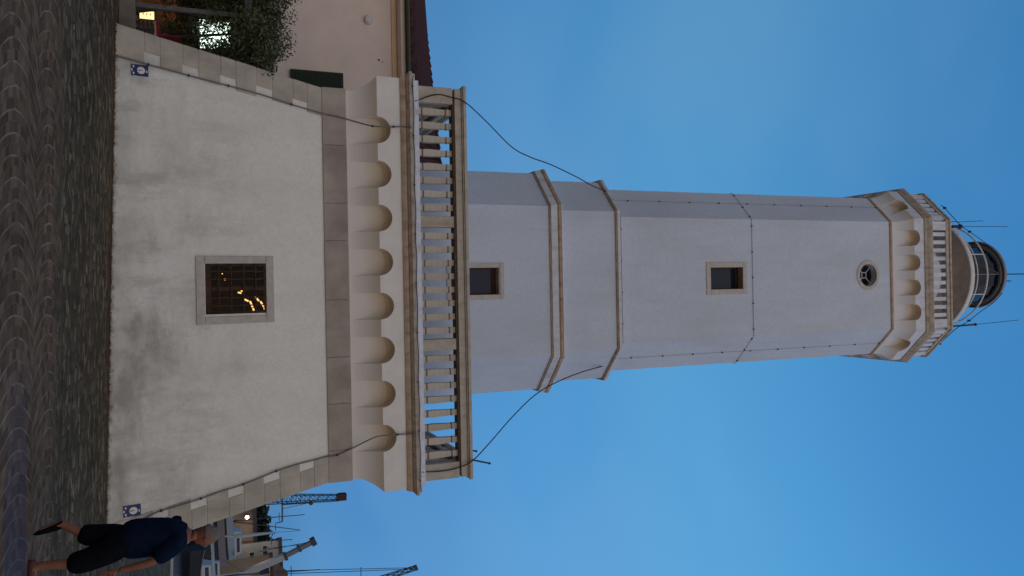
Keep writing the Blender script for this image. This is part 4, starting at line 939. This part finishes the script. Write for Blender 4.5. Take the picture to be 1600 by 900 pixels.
# boats
M_HULL = plain('boat_white', (.36, .42, .47), .4); M_HULLG = plain('boat_grey', (.15, .15, .165), .5); M_HBLUE = plain('boat_blue', (.10, .18, .30), .4); M_HDARK = plain('boat_dark', (.02, .025, .035), .5)
def boat(x, y, L, W, H, ang, mh, label, cabin=True, mast=0, stripe=None, name='moored_boat', gw=.1, cabx=0, cabl=.22):
    zw = -1.35; t_ = thing(name, (x, y, zw), label, 'boat'); ca, sa = math.cos(ang), math.sin(ang)
    T = lambda a, b, z: (x + a*ca - b*sa, y + a*sa + b*ca, zw + z)
    secs = []
    for k in range(13):
        f_ = k/12; a = (f_-.5)*L; w = W/2*(min(1, .72+f_*1.2) if f_ < .3 else 1)*(1 - max(0, (f_-.55)/.45)**2.2*.97); sh = H*(1 + (.28 if H < 2.5 else .04)*(2*f_-1)**2 + (.12 if H < 2.5 else .03)*max(0, f_-.5))
        secs.append([T(a*(1 if f_<.5 else 1.0+.06*(f_-.5)), -w, sh), T(a, -w*.86, sh*.35), T(a, -w*.35, -.35), T(a, w*.35, -.35), T(a, w*.86, sh*.35), T(a, w, sh)])
    mb = MB(); mb.rings(secs); mb.build('hull', mh, t_)
    mb = MB()
    for s0, s1 in zip(secs[:-1], secs[1:]):
        for i_ in (0, 5): a0, a1 = Vector(s0[i_]), Vector(s1[i_]); mb.obox(a0+Vector((0,0,.03-gw/2)), a1+Vector((0,0,.03-gw/2)), .14, gw)
    mb.build('gunwale', stripe or M_HBLUE, t_)
    if cabin:
        mb = MB(); P = []
        for z, k_ in ((H*1.02, 1.0), (H*1.02+1.15, .82)): P += [T(cabx-L*cabl*k_, -W*.30*k_, z), T(cabx+L*cabl*.8*k_, -W*.30*k_, z), T(cabx+L*cabl*.8*k_, W*.30*k_, z), T(cabx-L*cabl*k_, W*.30*k_, z)]
        mb.hexa(P); cb = mb.build('cabin', M_HULL, t_, bevel=.06)
        for s_ in (-1, 1):
            mb = MB(); P = []
            for z, k_ in ((H*1.02+.45, .935), (H*1.02+.85, .875)): P += [T(cabx-L*cabl*.8*k_, s_*W*.305*k_, z), T(cabx+L*cabl*.6*k_, s_*W*.305*k_, z), T(cabx+L*cabl*.6*k_, s_*W*.315*k_, z), T(cabx-L*cabl*.8*k_, s_*W*.315*k_, z)]
            mb.hexa(P); mb.build('window', M_GLASS, cb)
    if mast:
        mt = MB(); mt.tube([T(L*.08, 0, H), T(L*.08, 0, H+mast)], [.10, .05], 6); mo = mt.build('mast', M_HULL, t_)
        mb = MB(); mb.tube([T(L*.08, 0, H+1.3), T(-L*.38, 0, H+1.4)], .07, 6); mb.build('boom', M_HULL, t_)
        mb = MB(); mb.tube([T(L*.48, 0, H*1.2), T(L*.08, 0, H+mast*.97)], .02, 4); mb.tube([T(-L*.46, 0, H*1.2), T(L*.08, 0, H+mast*.97)], .02, 4); mb.build('stay', M_IRON, t_)
    return t_
def bx(u, y, v=340): return at(v, u, y).x
M_MAUVE = plain('bulwark_mauve', (.17, .145, .165), .6); M_PALEB = plain('bulwark_pale', (.27, .34, .42), .5)
boat(bx(806, 112), 112, 16, 4.4, 3.4, R(0), M_HDARK, 'long dark hulled fishing boat with a pale blue rail, nearest across the water', False, 0, M_PALEB, gw=.40)
boat(bx(812, 124), 124, 14, 4.6, 5.0, R(0), M_HDARK, 'dark hulled vessel with a mauve grey bulwark moored behind the nearest boat', False, 0, M_MAUVE, gw=1.0)
boat(bx(806, 131), 131, 14, 4.6, 6.4, R(0), M_HDARK, 'dark hulled trawler with a pale blue white bulwark and small white wheelhouse', True, 0, M_PALEB, gw=1.0, cabx=4.6, cabl=.16)
boat(bx(893, 100), 100, 7, 2.6, 1.9, R(10), M_HDARK, 'small dark boat with a little white cabin at the right edge', True, 5.0, M_HULLG)
boat(bx(889, 118), 118, 6, 2.4, 3.0, R(-6), M_HBLUE, 'blue hulled boat with a white cabin moored below the telescopic crane', True, 0, M_HULL)
# floating pontoon, the pale blue line

# cranes
M_STEEL = plain('crane_steel', (.05, .05, .06), .6, .2); M_CRW = plain('crane_white', (.34, .37, .41), .5)
def lattice(mb, A, B, wa, wb, n_, r_):
    A, B = Vector(A), Vector(B); d = (B-A).normalized(); x = d.cross(Vector((0,1,0))).normalized(); y = Vector((0,1,0))
    C_ = lambda f_, i: A.lerp(B, f_) + (x*[1,1,-1,-1][i] + y*[1,-1,-1,1][i])*(wa+(wb-wa)*f_)/2
    for i in range(4): mb.tube([C_(0,i), C_(1,i)], r_, 4)
    for k in range(n_):
        f0, f1 = k/n_, (k+1)/n_
        for i in range(4):
            j = (i+1)%4; a, b = (i, j) if k % 2 else (j, i); mb.tube([C_(f0,a), C_(f1,b)], r_*.6, 4)
            mb.tube([C_(f1,i), C_(f1,j)], r_*.5, 4)
y_ = FB+2
cr = thing('lattice_crane', at(366, 808, y_), 'dark lattice crane boom with a heavy head standing right beside the lighthouse base', 'crane')
A = at(345, 782, y_); B = at(532, 777, y_)
mb = MB(); lattice(mb, A, B, 2.0, .95, 26, .08); mb.build('lattice_boom', M_STEEL, cr)
mb = MB(); h0 = at(526, 777, y_); h1 = at(541, 776, y_); mb.obox(h0, h1, 1.25, 1.0, (0,1,0)); mb.tube([at(528,771,y_-.2), at(540,770,y_-.2)], .12, 5); mb.build('boom_head', plain('crane_red', (.045, .014, .014), .7), cr)
mb = MB(); mb.tube([at(486,785,y_-.5), at(441,788,y_-.5)], .10, 5); mb.tube([at(486,785,y_-.5), at(441,795,y_-.5)], .05, 4); mb.tube([at(530,783,y_-.5), at(441,789,y_-.5)], .05, 4); mb.tube([at(441,778,y_-.5), at(441,815,y_-.5)], .14, 5); mb.tube([at(441,815,y_-.5), at(432,817,y_-.5)], .1, 5); mb.build('jib_arm', M_STEEL, cr)
mb = MB(); pb = at(486,786,y_-.6); mb.ball(tuple(pb), .42); mb.build('hook_block', M_STEEL, cr)
def base_cab(t_, x, y): 
    mb = MB(); mb.box(x-2.0, x+2.0, y-1.5, y+1.5, .7, 2.9); mb.build('cab', M_CRW, t_, bevel=.1)
    for s_ in (-1, 1):
        mb = MB(); mb.box(x-2.4, x+2.4, y+s_*1.3-.35, y+s_*1.3+.35, .12, .7); mb.build('crawler', M_STEEL, t_)
base_cab(cr, A.x, y_)
y2 = FB-22
cr = thing('telescopic_crane', at(340, 915, y2), 'white telescopic crane boom slanting up over the tan house', 'crane')
A = at(345, 912, y2); Bm = at(445, 869, y2); B = at(490, 846, y2)
mb = MB(); mb.obox(A, Bm, .95, .95, (0,1,0)); mb.build('boom_section', M_CRW, cr); mb = MB(); mb.obox(Bm, B, .68, .68, (0,1,0)); mb.build('boom_section', M_HULLG, cr)
mb = MB(); mb.obox(at(486,848,y2), at(493,844,y2), 1.2, 1.0, (0,1,0)); mb.obox(at(466,858,y2), at(469,856,y2), 1.0, .9, (0,1,0)); mb.obox(at(444,870,y2), at(448,868,y2), 1.15, 1.1, (0,1,0)); mb.build('boom_head', M_STEEL, cr)
mb = MB(); mb.tube([at(488,846,y2), at(405,862,y2)], .05, 4); mb.tube([at(487,849,y2), at(410,858,y2)], .05, 4); mb.build('hoist_rope', M_STEEL, cr); base_cab(cr, A.x, y2)
y3 = FB-30
cr = thing('lattice_crane', at(345, 990, y3), 'slim grey crane boom reaching in from the right edge above the boats', 'crane')
A = at(345, 985, y3); B = at(650, 887, y3); mb = MB(); lattice(mb, A, B, 1.2, .55, 40, .07); mb.build('lattice_boom', M_STEEL, cr)
mb = MB(); mb.obox(at(648,888,y3), at(652,886,y3), .7, .7, (0,1,0)); mb.build('boom_head', M_STEEL, cr); mb = MB(); mb.tube([at(648,887,y3), at(430,892,y3)], .05, 4); mb.tube([at(648,889,y3), at(430,897,y3)], .05, 4); mb.tube([at(564,886,y3), at(564,905,y3)], .06, 4); mb.build('hoist_rope', M_STEEL, cr); base_cab(cr, A.x, y3)
# loose masts
def mast(v0, u0, v1, u1, y, label, r_=.10, mat=M_STEEL):
    t_ = thing('boat_mast', at(v0, u0, y), label, 'mast'); mb = MB(); mb.tube([at(v0, u0, y), at(v1, u1, y)], [r_, r_*.6], 6); mb.build('pole', mat, t_)
    mb = MB(); p = at(v0, u0, y).lerp(at(v1, u1, y), .7); mb.tube([p-Vector((.7,0,0)), p+Vector((.7,0,0))], r_*.5, 4); mb.build('spreader', mat, t_)
mast(340, 816, 476, 804, 134, 'dark mast with a spreader rising left of the dark trees'); mast(340, 812, 468, 828, 134, 'thin dark mast leaning right above the dark trees')
mast(345, 849, 457, 843, 136, 'thin mast standing in front of the pale apartment building')
mast(345, 900, 500, 890, 104, 'thin dark mast at the very right edge below the slim crane'); 
t_ = thing('loading_boom', at(375, 838, 126), 'thick white boom angled over the large motor yacht', 'boom'); mb = MB(); mb.tube([at(368,838,126), at(380,837,126), at(428,832,126)], [.3,.34,.16], 8); mb.build('spar', M_HULL, t_); mb = MB(); mb.tube([at(428,832,126), at(470,829,126)], .03, 4); mb.build('topping_line', M_STEEL, t_); mb = MB(); mb.tube([at(345,838,126), at(370,838,126)], .15, 6); mb.build('post', M_HULL, t_)

# ------------------------------------------------------------------ person walking to the right
PX, PY = 2.62, 9.15
gzp = gz(PX)
man = thing('person', (PX, PY, gzp), 'man in navy T-shirt and dark shorts walking right along the quay with one arm hanging', 'person')
def skin_body(name, verts, edges, radii, root, mat, levels=2):
    me = bpy.data.meshes.new(name); me.from_pydata([tuple(Vector(v_) - Vector((PX, PY, gzp))) for v_ in verts], edges, []); me.materials.append(mat)
    o = bpy.data.objects.new(name, me); col.objects.link(o); o.parent = man
    o.modifiers.new('skin', 'SKIN'); 
    for i, r_ in enumerate(radii):
        sv_ = me.skin_vertices[0].data[i]; sv_.radius = r_ if isinstance(r_, tuple) else (r_, r_); sv_.use_root = (i == root)
    s_ = o.modifiers.new('sub', 'SUBSURF'); s_.levels = levels; s_.render_levels = levels
    # freeze to a plain mesh
    dg = bpy.context.evaluated_depsgraph_get(); ev = o.evaluated_get(dg); nm = bpy.data.meshes.new_from_object(ev); 
    for p in nm.polygons: p.use_smooth = True
    o.modifiers.clear(); o.data = nm
    if not nm.materials: nm.materials.append(mat)
    ORIG[o.as_pointer()] = Vector((PX, PY, gzp)); return o
E_BODY = None
M_SKIN = mottled('skin', (.20, .080, .048), (.26, .105, .062), 8, .55, .05)
M_NAVY = mottled('navy_cotton', (.004, .009, .024), (.007, .014, .034), 12, .95, .3, None, 0, .03)
M_BLACK = mottled('black_cotton', (.004, .005, .008), (.008, .009, .012), 12, .95, .3, None, 0, .03)
M_HAIR = mottled('grey_hair', (.12, .10, .085), (.20, .17, .15), 30, .8, .4)
def W(x, y, z): return (PX + x, PY + y, gzp + z)
# joints, body turned to the right and a little away from the camera
pel = W(-.02,0,.93); 
V_ = [pel, W(-.01,0,1.08), W(0,0,1.27), W(.01,0,1.44), W(.025,0,1.52), W(.045,-.005,1.60),       # spine, neck
      W(.0,-.09,.90), W(.14,-.10,.50), W(.11,-.10,.10), W(.12,-.10,.045), W(.27,-.11,.03),       # near (right) leg forward
     W(-.03,.09,.90), W(-.07,.11,.50), W(-.19,.11,.34), W(-.235,.11,.27), W(-.195,.11,.06),       # far leg trailing, heel up
     W(.04,-.19,1.40), W(.19,-.235,1.13), W(.225,-.22,.88), W(.235,-.215,.82),                        # near arm hanging
     W(.0,.19,1.40), W(-.06,.235,1.14), W(-.02,.22,.91), W(-.005,.215,.85)]
Ed = [(0,1),(1,2),(2,3),(3,4),(4,5),(0,6),(6,7),(7,8),(8,9),(9,10),(0,11),(11,12),(12,13),(13,14),(14,15),(3,16),(16,17),(17,18),(18,19),(3,20),(20,21),(21,22),(22,23)]
Rd = [(.13,.14),(.125,.14),(.13,.15),(.10,.13),.058,.052, .095,.062,.042,.045,.028, .095,.062,.042,.042,.028, .062,.045,.032,.032, .062,.045,.032,.032]
body = skin_body('body', V_, Ed, Rd, 0, M_SKIN)
# head as a sculpted lathe-like loft with a face pointing right (+x) and slightly away
hc = Vector(W(.055, .01, 1.675)); yaw = R(12); HS = 1.12
mb = MB(); rs = []
for i in range(17):
    f_ = i/16; z = -.125 + .25*f_
    w = math.sin(math.pi*min(.985, max(.015, f_)))**.55
    ring_ = []
    for k in range(24):
        a = 2*math.pi*k/24; ca, sa = math.cos(a), math.sin(a)
        rx = .098*w; ry = .076*w
        if f_ < .45: rx *= (.80 + .2*f_/.45) if ca < 0 else (.95 + .05*f_/.45); ry *= .80 + .2*f_/.45
        x = ca*rx; y = sa*ry
        if ca > .90 and .36 < f_ < .56: x += .024*(1-abs(f_-.44)/.12 if abs(f_-.44) < .12 else 0)      # nose
        if ca > .75 and .52 < f_ < .60: x -= .010                                                   # eye hollow
        if ca > .8 and .26 < f_ < .33: x += .006                                                    # lips
        if ca > .8 and .06 < f_ < .18: x += .010                                                    # chin
        ring_.append(hc + HS*Vector((x*math.cos(yaw)-y*math.sin(yaw), x*math.sin(yaw)+y*math.cos(yaw), z)))
    rs.append(ring_)
mb.rings(rs); 
hp = lambda x, y, z: hc + HS*Vector((x*math.cos(yaw)-y*math.sin(yaw), x*math.sin(yaw)+y*math.cos(yaw), z))
for s_ in (-1, 1):
    e = hp(-.005, s_*.078, -.005); mb.rings([[e + Vector((.022*math.cos(2*math.pi*k/10)*sc, s_*o_, .034*math.sin(2*math.pi*k/10)*sc)) for k in range(10)] for sc, o_ in ((.7,-.008),(1,.006),(.6,.012))])
mb.build('head', M_SKIN, man, True)
mb = MB()
for s_ in (-1, 1): p_ = hp(.082, s_*.028, .008); mb.ball(tuple(p_), .010, 8)
mb.build('eyes', plain('eye_dark', (.03, .02, .018), .3), man, True)
mb = MB(); rs = []
for i in range(12):
    f_ = .42 + .58*i/11; z = -.125+.25*f_; w = math.sin(math.pi*min(.985, f_))**.55
    front = -.25 + (f_-.42)*1.45
    ring_ = []
    for k in range(24):
        a = 2*math.pi*k/24; ca, sa = math.cos(a), math.sin(a); g_ = .010 if ca < front else -.012
        ring_.append(hp(ca*(.098*w+g_), sa*(.076*w+g_), z+(.006 if g_ > 0 else 0)))
    rs.append(ring_)
mb.rings(rs); mb.build('hair', M_HAIR, man, True)
# hands: palm, four fingers and a thumb
for s_, wr, nm in ((-1, Vector(V_[19]), 'hand'), (1, Vector(V_[23]), 'hand')):
    vs = [wr, wr+Vector((.01,0,-.045)), wr+Vector((.015,0,-.08))]; es = [(0,1),(1,2)]; ra = [(.026,.018),(.020,.038),(.016,.036)]
    for k in range(4):
        dy = (k-1.5)*.019; L_ = [.072,.082,.078,.06][k]; b0 = len(vs)
        vs += [wr+Vector((.018+dy*.9,dy*.3,-.085)), wr+Vector((.020+dy*.9,dy*.3,-.085-L_*.5)), wr+Vector((.006+dy*.9,dy*.3,-.085-L_))]; es += [(2,b0),(b0,b0+1),(b0+1,b0+2)]; ra += [.0095,.009,.0075]
    b0 = len(vs); vs += [wr+Vector((.042,-.01,-.045)), wr+Vector((.055,-.015,-.075)), wr+Vector((.056,-.012,-.098))]; es += [(1,b0),(b0,b0+1),(b0+1,b0+2)]; ra += [.012,.010,.008]
    skin_body('hand', vs, es, ra, 0, M_SKIN, 1)
# clothes
sh_v = [W(-.02,0,.78), W(-.015,0,1.04), W(0,0,1.27), W(.0,0,1.42), W(.012,0,1.475), W(.04,-.18,1.395), W(.175,-.23,1.15), W(.0,.18,1.395), W(-.045,.228,1.20)]
skin_body('t_shirt', sh_v, [(0,1),(1,2),(2,3),(3,4),(3,5),(5,6),(3,7),(7,8)], [(.22,.23),(.22,.225),(.21,.22),(.17,.185),.085,.11,.095,.10,.088], 0, M_NAVY)
sr_v = [W(-.02,0,.98), W(-.02,0,.86), W(.02,-.09,.80), W(.13,-.10,.50), W(.135,-.10,.32), W(-.04,.09,.80), W(-.07,.11,.54), W(-.13,.11,.41)]
skin_body('shorts', sr_v, [(0,1),(1,2),(2,3),(3,4),(1,5),(5,6),(6,7)], [(.20,.20),(.205,.205),.155,.125,.118,.15,.12,.112], 0, M_BLACK)
def shoe(toe, heel, ang, nm):
    toe, heel = Vector(toe), Vector(heel); d = (toe-heel); L_ = d.length; d.normalize(); sd = Vector((0,1,0)); up = sd.cross(d)*-1
    if up.z < 0: up = -up
    secs = []
    for f_, w, h0, h1 in ((0,.026,.0,.055),(.08,.036,-.004,.075),(.3,.038,-.004,.070),(.6,.044,-.004,.055),(.85,.042,-.002,.040),(1,.02,.006,.022)):
        c_ = heel + d*L_*f_; secs.append([c_-sd*w+up*h0, c_+sd*w+up*h0, c_+sd*w*.9+up*h1*.8, c_+sd*w*.35+up*h1, c_-sd*w*.35+up*h1, c_-sd*w*.9+up*h1*.8])
    mb = MB(); mb.rings(secs); mb.build('shoe', M_BLACK if nm else plain('sandal_brown', (.10,.035,.03), .7), man, True)
shoe(W(.335,-.11,.004), W(.045,-.10,.004), 0, 0); shoe(W(-.17,.11,.010), W(-.265,.11,.275), 0, 1)
